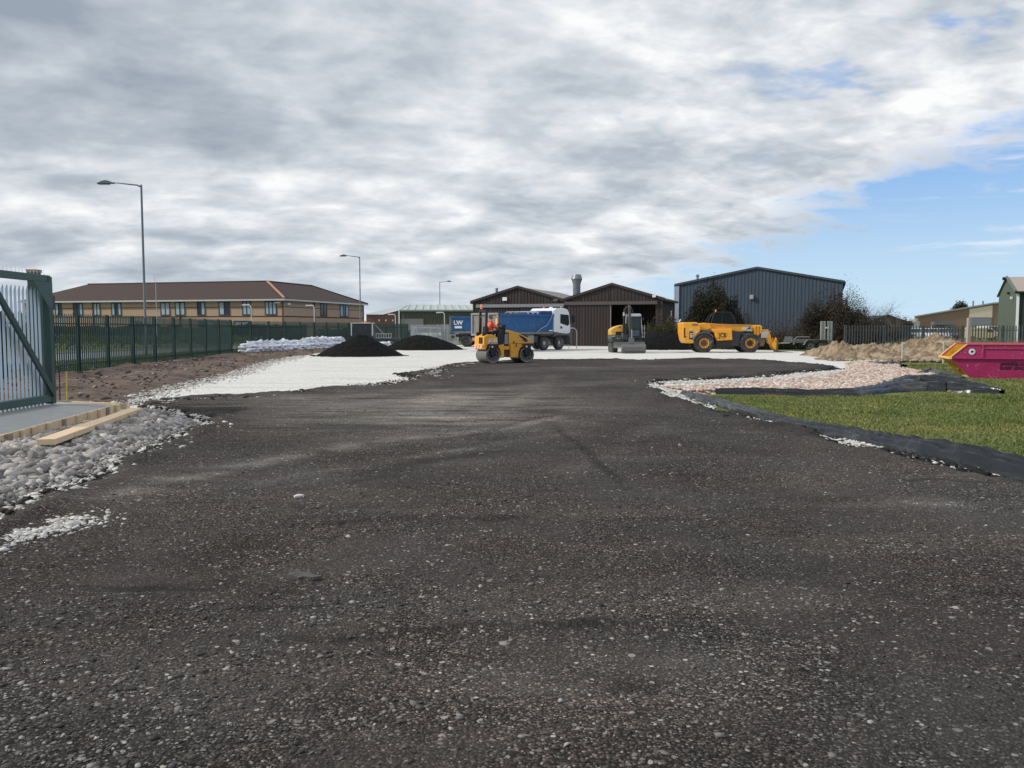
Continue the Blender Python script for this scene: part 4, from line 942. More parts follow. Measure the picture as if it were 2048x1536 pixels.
def barn(name, label, org, W, D, eh, rh, wm, rm, tm, rz=RZ, opening=None, pitch=.32, ridge=.5, side_m=None, base=None, wallname='wall', roofpitch=.3):
    root = empty(name, (*org, -.03), rz); tag(root, label, 'building'); hx_ = W*ridge
    top = lambda t: eh+(rh-eh)*(t/hx_ if t < hx_ else (W-t)/(W-hx_))
    mb = MB()
    if opening:
        a, b_, hz = opening
        corr(mb, (0, 0), (1, 0), a, lambda t: 0, lambda t: top(t), pitch)
        corr(mb, (a, 0), (1, 0), b_-a, lambda t: hz, lambda t: top(t+a), pitch)
        corr(mb, (b_, 0), (1, 0), W-b_, lambda t: 0, lambda t: top(t+b_), pitch)
    else: corr(mb, (0, 0), (1, 0), W, lambda t: 0, top, pitch)
    mb.build('front_wall', wm, root)
    for nm, x_, o_ in (('side_wall', 0, (-1, 0)), ('side_wall', W, (1, 0))):
        mb = MB(); corr(mb, (x_, 0), (0, 1), D, lambda t: 0, lambda t: eh, pitch, out=o_); mb.build(nm, side_m or wm, root)
    mb = MB(); corr(mb, (0, D), (1, 0), W, lambda t: 0, top, pitch, out=(0, 1)); mb.build('rear_wall', wm, root)
    meshobj('floor', [(0, 0, .02), (W, 0, .02), (W, D, .02), (0, D, .02)], [(0, 1, 2, 3)], darkin, root)
    # roof: two ribbed slopes
    for sx in (0, 1):
        xa, xb = (-.25, hx_) if sx == 0 else (W+.25, hx_)
        sl_ = (rh-eh)/(hx_ if sx == 0 else W-hx_); za = eh-.25*sl_+.07; zb = rh+.07
        mb = MB(); t = -.2; rows = []
        while t < D+.2:
            for f, o_ in ((0, 0), (.3, 0), (.5, .04), (.8, .04)): rows.append((t+f*roofpitch, o_))
            t += roofpitch
        for y_, o_ in rows: mb.V += [(xa, y_, za+o_), (xb, y_, zb+o_)]
        for i in range(len(rows)-1): mb.F.append((2*i, 2*i+1, 2*i+3, 2*i+2) if sx else (2*i, 2*i+2, 2*i+3, 2*i+1))
        mb.build('roof', rm, root)
    vb = MB()
    for xa, za, xb, zb in ((-.27, eh-.02, hx_, rh+.10), (hx_, rh+.10, W+.27, eh-.02)):
        c = Vector(((xa+xb)/2, -.13, (za+zb)/2)); L = math.hypot(xb-xa, zb-za)
        vb.box(c, (L, .16, .22), (0, -math.atan2(zb-za, xb-xa), 0))
    vb.build('verge_trim', tm, root)
    MB().bb(-.36, -.2, -.1, D, eh-.2, eh-.02).build('gutter', tm, root); MB().bb(W+.2, W+.36, -.1, D, eh-.2, eh-.02).build('gutter', tm, root)
    MB().bb(-.08, .04, -.09, 0.0, 0, eh-.05).build('corner_trim', tm, root); MB().bb(W-.04, W+.08, -.09, 0, 0, eh-.05).build('corner_trim', tm, root)
    return root
# brown shed on the right with its open doorway
b1 = barn('brown_shed', 'dark brown ribbed metal shed with a half open sliding door behind the excavator', (4.84, 76.6), 9.0, 7.2, 4.25, 5.55, browncl, tanrf, trimbr, opening=(4.35, 8.45, 3.85), side_m=browncl)
beam = M('door_track_brown', (.075, .065, .06), .5); beamg = M('door_track_grey', (.21, .22, .235), .5)
MB().bb(.05, 8.65, -.32, -.10, 3.78, 4.08).build('door_track', beam, b1, bevel=.01)
mb = MB(); corr(mb, (.35, -.17), (1, 0), 4.05, lambda t: .05, lambda t: 3.76, .28, .04); dr = mb.build('sliding_door', browncl, b1)
MB().bb(4.38, 4.46, -.22, -.14, .05, 3.76).build('edge_strip', M('pale_strip', (.20, .19, .18), .5), dr)
MB().bb(8.20, 8.50, -.30, -.15, .75+3.95-.3, 4.62).build('wall_light', white, b1)
MB().bb(9.1, 9.16, 4.2, 4.6, 2.5, 3.3).build('side_sign', white, b1)
# brown shed on the left
o2 = (-3.67, 79.75)
b2 = barn('brown_shed', 'dark brown ribbed metal shed with a pale grey door track behind the tipper lorry', o2, 9.05, 13, 4.2, 5.45, browncl, brownrf, trimbr)
MB().bb(.35, 9.1, -.34, -.12, 3.62, 3.92).build('door_track', beamg, b2, bevel=.01)
for k in (0, 1):
    mb = MB(); corr(mb, (.5+k*4.3, -.16-.05*k), (1, 0), 4.2, lambda t: .05, lambda t: 3.58, .28, .04); mb.build('sliding_door', browncl, b2)
MB().bb(3.0, 3.45, -.2, -.06, 4.25, 4.58).build('wall_light', white, b2, bevel=.02)
MB().bb(8.1, 8.5, -.4, -.2, 4.15, 4.35).build('floodlight', greypl, b2, bevel=.02)
fl = MB().tube([(1.2, 3, 4.4), (1.2, 3, 5.6)], .13, 10).build('flue', M('flue_grey', (.16, .17, .18), .5), b2)
lathe_obj('flue_cap', [(0, 5.72), (.2, 5.66), (.2, 5.6), (.13, 5.58)], (1.2, 3, 0), white, b2, 'z', 12)
# metal ventilation stack behind the valley
vx = XA(1153, 88); vs = empty('ventilation_stack', (vx, 88, 0)); tag(vs, 'fat grey metal extractor stack with a flared hexagonal hood rising behind the brown sheds', 'chimney')
stm = M('stack_grey_metal', (.20, .225, .24), .45, .3, var=.15)
zt = ZA(549, 88); o = lathe_obj('duct', [(.40, 0), (.40, zt-1.05), (.56, zt-.55), (.58, zt-.45)], (0, 0, 0), stm, vs, 'z', 18)
lathe_obj('hood', [(.56, zt-.55), (.60, zt-.47), (.44, zt), (0, zt+.01)], (0, 0, 0), stm, vs, 'z', 12)
# big blue grey shed
b3 = barn('blue_grey_shed', 'largest shed, blue grey ribbed metal with a low gable behind the bare trees', (18.25, 91.6), 16.9, 30, 6.45, 8.0, bluecl, brownrf, bluetrim, rz=R(-21), pitch=.36)
mb = MB(); mb.bb(-.25, .22, -.14, -.06, 0, 6.3); mb.build('corner_flashing', M('pale_lilac_flashing', (.34, .36, .46), .5), b3)
MB().tube([(-.33, -.16, 0), (-.33, -.16, 6.35)], .05, 8).build('downpipe', white, b3)
MB().bb(7.75, 8.15, -.35, -.06, 4.75, 5.2).build('floodlight', M('flood_grey', (.35, .37, .38), .5), b3, bevel=.03)
lathe_obj('flue', [(.13, 6.3), (.13, 7.5), (.2, 7.52), (.2, 7.7), (.05, 7.8)], (1.6, 4, 0), stm, b3, 'z', 12)
MB().bb(16.6, 16.95, -.35, -.1, 5.0, 5.3).build('floodlight', black, b3, bevel=.03)

# warehouse left of the sheds: green cladding, brick gable wing
wh = empty('warehouse', (XA(803, 108), 108, -.05), 0); tag(wh, 'low green clad warehouse with a pale ribbed roof behind the first blue lorry', 'building')
grcl = clad_mat('olive_cladding', (.075, .085, .060), .15); brickd = M('brown_brick', (.17, .10, .07), .85, bump=.3, bscale=18); palerf = clad_mat('pale_sheet_roof', (.40, .44, .42), .18, (.28, .33, .29))
eh_ = ZA(620, 108); rh_ = ZA(609, 120); WL = XA(975, 108)-XA(803, 108)
mb = MB(); corr(mb, (0, 0), (1, 0), WL, lambda t: 0, lambda t: eh_, .5, .05); mb.build('wall', grcl, wh)
MB().bb(-.05, 2.9, -.25, -.07, 0, 2.9).build('roller_door', M('roller_door_grey', (.22, .225, .21), .6), wh)
MB().bb(-.3, WL, -.3, .1, eh_-.12, eh_+.08).build('gutter', M('pale_gutter', (.30, .33, .31), .6), wh)
MB().bb(-.35, -.18, -.35, -.18, 0, eh_).build('downpipe', white, wh)
mb = MB(); rw = []; t = -.2
while t < WL:
    for f, o_ in ((0, 0), (.6, 0), (.75, .1), (.95, .1)): rw.append((t+f*1.0, o_))
    t += 1.0
for x_, o_ in rw: mb.V += [(x_, -.2, eh_+o_), (x_-1.2, 13, rh_+o_)]
for i in range(len(rw)-1): mb.F.append((2*i, 2*i+2, 2*i+3, 2*i+1))
mb.build('roof', palerf, wh)
wx0 = XA(732, 108)-XA(803, 108); e2_ = ZA(628, 108)
mb = MB(); mb.bb(wx0, -.4, .3, 12, 0, e2_); mb.prism([(wx0+2.2, e2_), (-.4, e2_), (-.4, eh_)], .3, 12); mb.build('brick_wing', brickd, wh)
mb = MB(); mb.add([(wx0-.3, .1, e2_+.05), (wx0+2.2, .1, e2_+.05), (-.3, .1, eh_+.06), (-.6, 12, rh_), (wx0+3.5, 12, rh_-.1), (wx0-.3, 12, e2_+.4)], [(0, 1, 4, 5), (1, 2, 3, 4)])
mb.build('wing_roof', palerf, wh)
for k in range(3): MB().bb(wx0+1.6+k*.9, wx0+1.75+k*.9, .2, .29, 2.6, 2.8).build('wall_light', white, wh)

# units on the right: brown brick unit with a mono pitch, green gabled shed, dark far shed
Yb = 135; ub = empty('brick_unit', (XA(1830, Yb), Yb, -.05), 0); tag(ub, 'tan brick unit with a sloping roof line and a cream panel above a roller door', 'building')
tanbr = M('tan_brick', (.26, .175, .12), .85, bump=.2, bscale=15); cream = M('cream_panel', (.74, .62, .46), .6)
def ux(p): return XA(p, Yb)-XA(1830, Yb)
zl, zr = ZA(634, Yb), ZA(607, Yb)
SHM = Matrix(((1, .52, 0, 0), (0, 1, 0, 0), (0, 0, 1, 0), (0, 0, 0, 1)))
MB().prism([(ux(1830), 0), (ux(1998), 0), (ux(1998), ZA(606, Yb)), (ux(1985), zr), (ux(1830), zl)], 0, 14, SHM).build('wall', tanbr, ub)
MB().prism([(ux(1828), zl), (ux(1986), zr), (ux(1999), ZA(606, Yb)), (ux(1999), ZA(606, Yb)+.22), (ux(1985), zr+.22), (ux(1828), zl+.22)], -.25, 14.2, SHM).build('roof', M('grey_roof_edge', (.36, .35, .33), .6), ub)
MB().prism([(ux(1937), ZA(635, Yb)), (ux(1983), ZA(635, Yb)), (ux(1983), zr-.25), (ux(1937), ZA(617.5, Yb))], -.08, -.01).build('cream_panel', cream, ub)
mb = MB()
for k in range(22): z = k*.155; mb.bb(ux(1938), ux(1982), -.06-.02*(k % 2), -.005, z, z+.155)
mb.build('roller_door', M('roller_grey', (.27, .28, .30), .5), ub)
MB().bb(ux(1860), ux(1903), -1.2, -.01, ZA(649, Yb), ZA(643, Yb)).build('canopy', M('canopy_grey', (.15, .165, .18), .5), ub)
for a, b_ in ((1862, 1872), (1892, 1900)): 
    f = MB().bb(ux(a), ux(b_), -.08, -.01, 1.2, 2.1).build('window', white, ub); MB().bb(ux(a)+.1, ux(b_)-.1, -.1, -.07, 1.3, 2.0).build('pane', glass, f)
for p in (1965, 1985): MB().tube([(ux(p), 3, 4), (ux(p), 3, ZA(600, Yb))], .13, 8).build('flue', stm, ub)
MB().bb(ux(1830)-.2, ux(1834), -.3, -.01, 0, zl-.1).build('corner_post', M('yellow_corner', (.5, .40, .22), .6), ub)
gcl = clad_mat('grey_green_cladding', (.085, .115, .085), .15)
b5 = empty('green_shed', (XA(2031, 66), 66, -.05), R(-24.2)); tag(b5, 'tall grey green metal shed with a tan roof at the right edge', 'building')
ze, za_ = 4.62, 6.0; DG5 = 11.0
topg = lambda t: ze+(za_-ze)*(1-abs(t-DG5/2)/(DG5/2))
mb = MB(); corr(mb, (0, 0), (0, 1), DG5, lambda t: 0, topg, .3, out=(-1, 0)); mb.build('gable_wall', gcl, b5)
mb = MB(); corr(mb, (0, 0), (1, 0), 16, lambda t: 0, lambda t: ze, .3); mb.build('front_wall', clad_mat('shaded_green_cladding', (.02, .035, .028), .2), b5)  # shade on the front wall is put into a darker green than the gable
mb = MB(); mb.add([(-.2, -.3, ze-.05), (16, -.3, ze-.05), (16, DG5/2, za_+.05), (-.2, DG5/2, za_+.05)], [(0, 1, 2, 3)]); mb.build('roof', tanrf, b5)
mb = MB(); mb.add([(-.2, DG5+.3, ze-.05), (16, DG5+.3, ze-.05), (16, DG5/2, za_+.05), (-.2, DG5/2, za_+.05)], [(3, 2, 1, 0)]); mb.build('roof', tanrf, b5)
MB().tube([(-.1, -.3, ze-.02), (-.1, DG5/2, za_+.08), (-.1, DG5+.3, ze-.02)], .09, 6).build('verge_trim', gcl, b5); MB().tube([(-.2, -.38, ze-.1), (16, -.38, ze-.1)], .10, 6).build('gutter', black, b5)
MB().bb(-.02, .16, -.2, -.06, 0, ze-.2).build('downpipe', white, b5)
for y_, z_5, m5 in ((1.6, 4.05, white), (3.6, 4.5, black)): MB().bb(-.25, -.08, y_, y_+.25, z_5, z_5+.2).build('wall_light', m5, b5)
MB().box((-.2, DG5/2+.6, za_-.05), (.3, .35, .25)).build('vent', black, b5)
b6 = barn('dark_green_shed', 'low dark green shed seen between the bare bush and the leafless tree', (XA(1728, 112), 112), 6.0, 10, 2.2, 3.3, clad_mat('very_dark_green_sheet', (.018, .035, .032), .2), clad_mat('dark_green_roof', (.03, .06, .055), .2), black, rz=R(-8))
cb = empty('storage_container', (XA(1817, 124), 124, 0), R(4)); cb.scale = (.8, 1, 1.0); tag(cb, 'pale cream storage container in the yard behind the right palisade fence', 'container')
mb = MB(); 
for a, b_, u_, o_ in (((-1.3, -1.2), 2.6, (1, 0), (0, -1)), ((1.3, -1.2), 2.4, (0, 1), (1, 0)), ((-1.3, -1.2), 2.4, (0, 1), (-1, 0))): corr(mb, a, u_, b_, lambda t: .15, lambda t: 2.5, .22, .03, o_)
mb.build('sides', M('container_cream', (.50, .56, .50), .6), cb); MB().bb(-1.34, 1.34, -1.26, 1.2, 2.5, 2.6).build('roof', M('container_cream_roof', (.55, .6, .55), .6), cb)

# right hand galvanised palisade and other fences
galvd2 = M('weathered_galvanised', (.11, .125, .14), .6, .2, var=.25, scale=6)
Yp = 60
palisade('palisade_fence', [(XA(1690, 62)+i*2.75, 62-.35*i) for i in range(8)], 1.85, galvd2, 'grey galvanised palisade fence behind the earth mound and the skip', spacing=.2, wdt=.085)
x = XA(1937, 44); 
o = MB().prism([(-.1, 0), (.1, 0), (.10, ZA(635, 44)), (-.06, ZA(634, 44)+.0)], -.09, .09).build('timber_post', M('bleached_timber', (.36, .33, .28), .8, bump=.2), bevel=.01); o.location = (x, 44, -.05); tag(o, 'tall bleached timber post standing behind the skip', 'post')
x = XA(1889, 40); o = MB().bb(-.03, .03, -.03, .03, -.1, ZA(684, 40)).build('timber_stake', M('pale_stake', (.55, .48, .38), .8)); o.location = (x, 40, 0); tag(o, 'short pale stake between the earth mound and the skip', 'stake')
x = XA(1800, 41.5); o = MB().bb(-.015, .015, -.015, .015, -.1, .95).build('marker_peg', white); o.location = (x, 41.2, 0); tag(o, 'thin white peg in front of the sandy mound', 'peg')
# hoop barrier by the lorry cab
x = XA(1141, 66); hb_ = empty('hoop_barrier', (x, 66.5, 0), R(8)); tag(hb_, 'galvanised tubular hoop barrier standing right of the white lorry cab', 'barrier')
MB().tube([(-.75, 0, 0), (-.75, 0, 1.45), (-.6, 0, 1.6), (.3, 0, 1.65), (.5, 0, 1.5), (.55, 0, 1.3), (.55, 0, 0)], .035, 8).build('hoop', galv, hb_, smooth=True)
MB().tube([(-.1, 0, 0), (-.1, 0, 1.62)], .025, 8).build('upright', galv, hb_)
mb = MB().tube([(-.75, 0, .32), (-.1, 0, .32)], .025, 8); mb.build('lower_bar', galv, hb_)
MB().tube([(-.75, 0, 1.3), (-.1, 0, 1.3)], .025, 8).build('upper_bar', galv, hb_)

# ================================================================= VEGETATION
def twiggy(name, cat, label, loc, n, spread, h, r0, leaves, lcol, lsize, rad, up=1.0, bcol=None, zc=0.0, branch=3, curl=.35):
    root = empty(name, (*loc, -.05)); tag(root, label, cat)
    bm_ = M(name+'_twig', bcol or (.075, .055, .045), .9)
    twigs('branches', (0, 0, 0), n, spread, h, bm_, root, r0, up, branch=branch, curl=curl)
    if leaves: leafcloud('foliage', blob(leaves, (0, 0, zc), rad, surf=.5), lsize, lcol, root)
    return root
lf_dark = Misland('thorn_leaf', [(0, (.012, .014, .007)), (.5, (.026, .028, .013)), (.85, (.045, .042, .02)), (1, (.09, .075, .04))], .85, 0)
lf_brn = Misland('brown_twig_leaf', [(0, (.022, .018, .013)), (.5, (.046, .038, .028)), (.85, (.085, .07, .05)), (1, (.15, .13, .10))], .85, 0)
lf_brm = Misland('bramble_leaf', [(0, (.02, .025, .009)), (.4, (.05, .06, .02)), (.8, (.10, .095, .04)), (1, (.20, .11, .05))], .85, 0)
lf_grn = Misland('fresh_leaf', [(0, (.05, .075, .04)), (.6, (.12, .15, .09)), (1, (.26, .30, .20))], .8, 0)
twiggy('thorn_tree', 'tree', 'dark rounded thorn tree in front of the left end of the blue grey shed', (XA(1428, 70), 70), 44, (1.0, .7), 3.9, .045, 56000, lf_dark, .070, (2.35, 1.9, 4.0), zc=.9, branch=5)
twiggy('bare_bush', 'bush', 'widest bare brown bush, spreading at the right end of the blue grey shed', (XA(1668, 70), 70), 120, (1.9, 1.0), 3.7, .03, 75000, lf_brn, .062, (3.2, 1.7, 3.7), zc=.2, branch=5)
twiggy('bramble_bush', 'bush', 'green brown bramble bush above the broad tarmac heap', (XA(1335, 69), 68.5), 40, (1.3, .6), 1.9, .02, 18000, lf_brm, .055, (2.35, 1.2, 2.35), zc=0, bcol=(.13, .10, .06))
twiggy('scrub', 'scrub', 'thin leafless brown scrub between the telehandler and the widest bare bush', (XA(1545, 67), 67), 120, (1.7, .5), 1.9, .015, 5000, lf_brn, .05, (3.0, .9, 2.1), bcol=(.12, .09, .075))
twiggy('scrub', 'scrub', 'low dark undergrowth behind the plant trailer and the telehandler wheels', (XA(1560, 65.5), 65.5), 40, (3.0, .3), 1.0, .012, 9000, lf_dark, .06, (5.3, .7, 1.15))
twiggy('leafy_tree', 'tree', 'pale green budding tree behind the widest bare bush', (XA(1700, 92), 92), 20, (.6, .6), 5.2, .05, 9000, lf_grn, .06, (2.1, 1.5, 5.2), zc=1.0, bcol=(.12, .12, .09), branch=5)
twiggy('leafless_tree', 'tree', 'leafless grey tree beside the low dark green shed', (XA(1785, 104), 104), 34, (.9, .6), 3.3, .05, 5000, lf_brn, .05, (2.4, 1.4, 3.3), zc=.5, bcol=(.22, .18, .15), branch=5, up=1.2)
twiggy('round_tree', 'tree', 'small dark round tree peeping over the tan brick roof', (XA(1920, 150), 150), 8, (.3, .3), 4, .06, 2500, lf_dark, .13, (1.6, 1.4, 1.9), zc=ZA(618, 150)-.6)
twiggy('bare_tree', 'tree', 'faint bare tree top rising above the roof of the left brown shed', (XA(1108, 120), 120), 9, (1.2, .6), 6.6, .05, 0, None, .1, None, up=2.0, bcol=(.2, .17, .15), branch=4)
for i, (p, Yt, hh, n) in enumerate([(1812, 190, 3.5, 2200), (1860, 220, 3, 2000), (1750, 170, 3.6, 2200)]):
    twiggy('far_bush', 'bush', ['distant dark bush behind the cream container', 'distant dark bush behind the tan brick roof slope', 'distant dark bush behind the low dark green shed'][i], (XA(p, Yt), Yt), 6, (1, .5), hh*.7, .04, n, lf_dark, .2, (4.5, 2, hh), zc=0)
twiggy('shrub', 'shrub', 'small yellowish shrub by the green clad warehouse beyond the grey palisade', (XA(868, 98), 98), 20, (1, .5), 2.2, .02, 2600, lf_brm, .09, (2.6, 1, 2.1), bcol=(.16, .13, .08))
# dry grass in front of the palisade
DG = np.column_stack([rng.uniform(XA(1905, 48), XA(2150, 48), 16000), rng.uniform(44, 55, 16000)])
dry = Misland('dry_grass_stalk', [(0, (.10, .08, .05)), (.5, (.22, .175, .115)), (.85, (.33, .27, .18)), (1, (.12, .13, .06))], .85, 0)
tag(blades('dry_grass', DG, .85+.35*fbm(DG[:, 0]*.8, DG[:, 1]*.5, 3), dry, .014, .22), 'tall dry straw coloured grass in front of the right palisade fence', 'dry grass', kind='stuff')
RG = np.column_stack([rng.uniform(XA(1680, 55), XA(1930, 55), 7000), rng.uniform(52, 60, 7000)])
tag(blades('rough_grass', RG, .35, dry, .016, .4), 'short rough dead grass at the foot of the palisade behind the earth mound', 'dry grass', kind='stuff')
VG = np.column_stack([rng.uniform(-22, -17, 26000), rng.uniform(20, 60, 26000)]); VG = VG[sdist(VG[:, 0], VG[:, 1], SB) < -.1]
tag(blades('verge_grass', VG, .16, blade, .02, .5), 'green grass on the narrow verge between the palisade and the road', 'grass', kind='stuff')
# ================================================================= VEHICLES
hubdark = M('hub_dark', (.05, .05, .052), .5)
def wheel(parent, x, y, r, w_, rim_mat, tyre_mat=None, side=-1, lug=0, rim_r=.55, name='wheel', spokes=0, hub=.25, dish=.25, hub_mat=None):
    """wheel centred on (x, y, r); its outer face looks towards side*y"""
    W = empty(name, (x, y, r)); W.parent = parent
    h = w_/2; s_ = side
    t = lathe_obj('tyre', [(r*rim_r, -h*.8), (r*.80, -h), (r*.95, -h*.86), (r, -h*.55), (r, h*.55), (r*.95, h*.86), (r*.80, h), (r*rim_r, h*.8)], (0, 0, 0), tyre_mat or rubber, W, 'y', 40, False)
    if lug:
        mb = MB()
        for i in range(lug):
            a = 2*math.pi*i/lug
            for sd_ in (-1, 1):
                aa = a+(math.pi/lug if sd_ > 0 else 0); c = Vector((math.cos(aa)*r*.985, sd_*h*.46, math.sin(aa)*r*.985))
                mb.box(c, (.07*r/.6, h*1.0, .055), (0, -aa, 0)) if False else mb.add([(v[0], v[1], v[2]) for v in [tuple(Matrix.Rotation(-aa, 3, 'Y') @ Vector((r*.95+dx_*r*.085, sd_*h*.48+dy_*h*.50, dz_*.045*r/.6+dy_*sd_*-.035))) for dx_, dy_, dz_ in ((0, -1, -1), (0, 1, -1), (0, 1, 1), (0, -1, 1), (1, -1, -1), (1, 1, -1), (1, 1, 1), (1, -1, 1))]], [(0, 3, 2, 1), (4, 5, 6, 7), (0, 1, 5, 4), (1, 2, 6, 5), (2, 3, 7, 6), (3, 0, 4, 7)])
        mb.build('tread_lugs', tyre_mat or rubber, W)
    lathe_obj('rim', [(r*rim_r, -h*.82), (r*rim_r*.93, -h*.8), (r*rim_r*.85, -h*dish), (r*hub*.5, -h*dish), (r*hub*.5, h*dish), (r*rim_r*.85, h*dish), (r*rim_r*.93, h*.8), (r*rim_r, h*.82)], (0, 0, 0), rim_mat, W, 'y', 32, False)
    mb = MB(); mb.lathe([(0, s_*h*.75), (r*hub*.6, s_*h*.7), (r*hub, s_*h*.5), (r*hub, 0)], (0, 0, 0), 'y', 20)
    for i in range(spokes or 8):
        a = 2*math.pi*i/(spokes or 8); rr = r*(hub+rim_r*.85)*.5; mb.lathe([(0, s_*(h*dish+.03)), (.022*r/.5, s_*(h*dish+.03)), (.022*r/.5, 0)], (math.cos(a)*rr, 0, math.sin(a)*rr), 'y', 8)
    mb.build('hub', hub_mat or hubdark, W)
    return W

# ---- tandem roller ---------------------------------------------------------
rl = empty('road_roller', (-.33, 38.35, .045), R(25)); tag(rl, 'yellow tandem road roller with a black roll bar on the edge of the planings', 'road roller')
bodyy = -.55
def yprism(pts, y0, y1, name, mat, parent=rl, bevel=.02): return MB().prism(pts, y0, y1).build(name, mat, parent, bevel=bevel)
for nm, x_ in (('drum', -.86), ('drum', .86)):
    d_ = lathe_obj(nm, [(0, -.50), (.27, -.50), (.29, -.58), (.335, -.60), (.36, -.585), (.36, .585), (.335, .60), (.29, .58), (.27, .50), (0, .50)], (0, 0, 0), drumst, rl, 'y', 56); d_.location = (x_, 0, .36)
    mb = MB(); mb.lathe([(0, -.56), (.10, -.56), (.11, -.50), (.27, -.49)], (0, 0, 0), 'y', 24)
    for i in range(8): a = i*math.pi/4; mb.lathe([(0, -.54), (.03, -.54), (.03, -.49)], (math.cos(a)*.19, 0, math.sin(a)*.19), 'y', 8)
    mb.build('drum_hub', black, d_)
    mb = MB(); mb.prism([(-.12, .02), (-.05, -.06), (.05, -.06), (.12, .02), (.19, .42), (.30, .47), (.30, .52), (-.28, .52), (-.28, .47), (-.16, .42)], -.645, -.605)
    mb.tube([(.02, -.66, 0), (.13, -.66, .30)], .02, 6); o = mb.build('drum_fork', black, rl, bevel=.008); o.location = (x_, 0, .36)
    mb = MB(); mb.prism([(-.12, .02), (.12, .02), (.19, .42), (-.16, .42)], .605, .645); o = mb.build('drum_fork', black, rl); o.location = (x_, 0, .36)
    mb = MB(); mb.bb(-.05, .03, -.665, -.65, .36, .43); o = mb.build('fork_label', white, rl); o.location = (x_-.05, 0, .36)
    mb = MB(); mb.box((.42*(1 if x_ > 0 else -1)*-.93, 0, .06), (.03, 1.1, .06), (0, .3, 0)); o = mb.build('scraper', black, rl); o.location = (x_, 0, .36)
hood = [(-.285, .60), (-.285, 1.40), (-.25, 1.49), (-.18, 1.515), (-.03, 1.515), (.37, 1.40), (.80, 1.22), (1.05, 1.11), (1.12, 1.04), (1.15, .89), (.04, .87), (.04, .60)]
yprism(hood, -.46, .46, 'engine_hood', yellow, bevel=.035)
yprism([(.05, .25), (.05, .862), (1.15, .862), (1.15, .78), (.86, .80), (.70, .77), (.56, .68), (.47, .52), (.45, .24)], -.52, .52, 'front_frame', yellow, bevel=.02)
yprism([(-.285, .25), (-.285, .86), (-.60, .83), (-.56, .74), (-.48, .60), (-.44, .40), (-.50, .30), (-.42, .25)], -.55, .55, 'middle_frame', yellow, bevel=.02)
yprism([(-.28, .30), (.045, .30), (.045, .60), (-.28, .60)], -.38, .38, 'articulation_joint', M('joint_rust', (.10, .055, .04), .7), bevel=.02)
yprism([(-1.27, .63), (-1.30, .80), (-1.29, 1.22), (-1.10, 1.31), (-.87, 1.31), (-.61, 1.17), (-.59, .86), (-1.1, .84), (-1.16, .70), (-1.20, .60)], -.56, .56, 'rear_body', yellow, bevel=.03)
yprism([(-.60, .76), (-.56, .86), (-.58, 1.28), (-.40, 1.50), (-.20, 1.62), (-.19, 1.75), (-.285, 1.75), (-.29, .80)], -.50, -.40, 'side_panel', black, bevel=.01)
MB().bb(-.60, -.29, -.42, .42, .80, .86).build('foot_platform', dkgrey, rl)
yprism([(-.30, .87), (-.30, 1.62), (-.22, 1.72), (-.19, 1.72), (-.19, .87)], -.40, .40, 'dash_console', black, bevel=.02)
# grille, slot vent, lettering
mb = MB(); mb.bb(-.25, -.02, -.475, -.462, .78, 1.40); g_ = mb.build('grille', black, rl, bevel=.004)
mb = MB()
for k in range(10): mb.bb(-.235, -.06, -.484, -.476, .88+k*.047, .903+k*.047)
mb.build('grille_bars', M('grille_silver', (.5, .5, .48), .4), g_)
MB().prism([(.50, 1.30), (.78, 1.19), (.93, 1.06), (.95, .98), (.78, .98), (.70, 1.09), (.53, 1.22)], -.472, -.461).build('side_vent', black, rl)
MB().prism([(.24, 1.02), (.66, 1.03), (.66, 1.07), (.29, 1.06)], -.468, -.461).build('model_stripe', M('stripe_grey', (.45, .42, .38), .5), rl)
MB().bb(.60, .70, -.470, -.4685, 1.02, 1.06).build('model_badge', redlens, rl)
mb = MB(); mb.bb(.20, .28, -.475, -.461, .92, .98); mb.prism([(.30, .72), (.36, .78), (.36, .92), (.33, .92), (.33, .80), (.28, .75)], -.545, -.525); mb.build('hood_latch', black, rl)
text('maker_lettering', 'JCB', .22, M('lettering_white', (.85, .85, .85), .4), rl, (-.86, -.571, 1.03), (R(90), 0, 0), sx=1.27, bold=.007)
ol_ = text('maker_lettering', 'JCB', .22, M('lettering_dark_blue', (.03, .03, .09), .4), rl, (-.845, -.563, 1.02), (R(90), 0, 0), sx=1.27, bold=.012); ol_.name = 'lettering_outline'  # dark blue printed outline around the white letters
# rear face
MB().bb(-1.325, -1.30, -.40, -.02, .90, 1.18).build('rear_grille', black, rl, bevel=.004)
MB().bb(-1.335, -1.28, -.50, .50, .66, .86).build('warning_panel', M('warning_orange', (.85, .45, .22), .5), rl, bevel=.004)
mb = MB()
for y_ in (-.45, -.12, .2): mb.box((-1.342, y_, .76), (.01, .05, .20), (R(40), 0, 0))
mb.build('warning_stripes', redlens, rl)
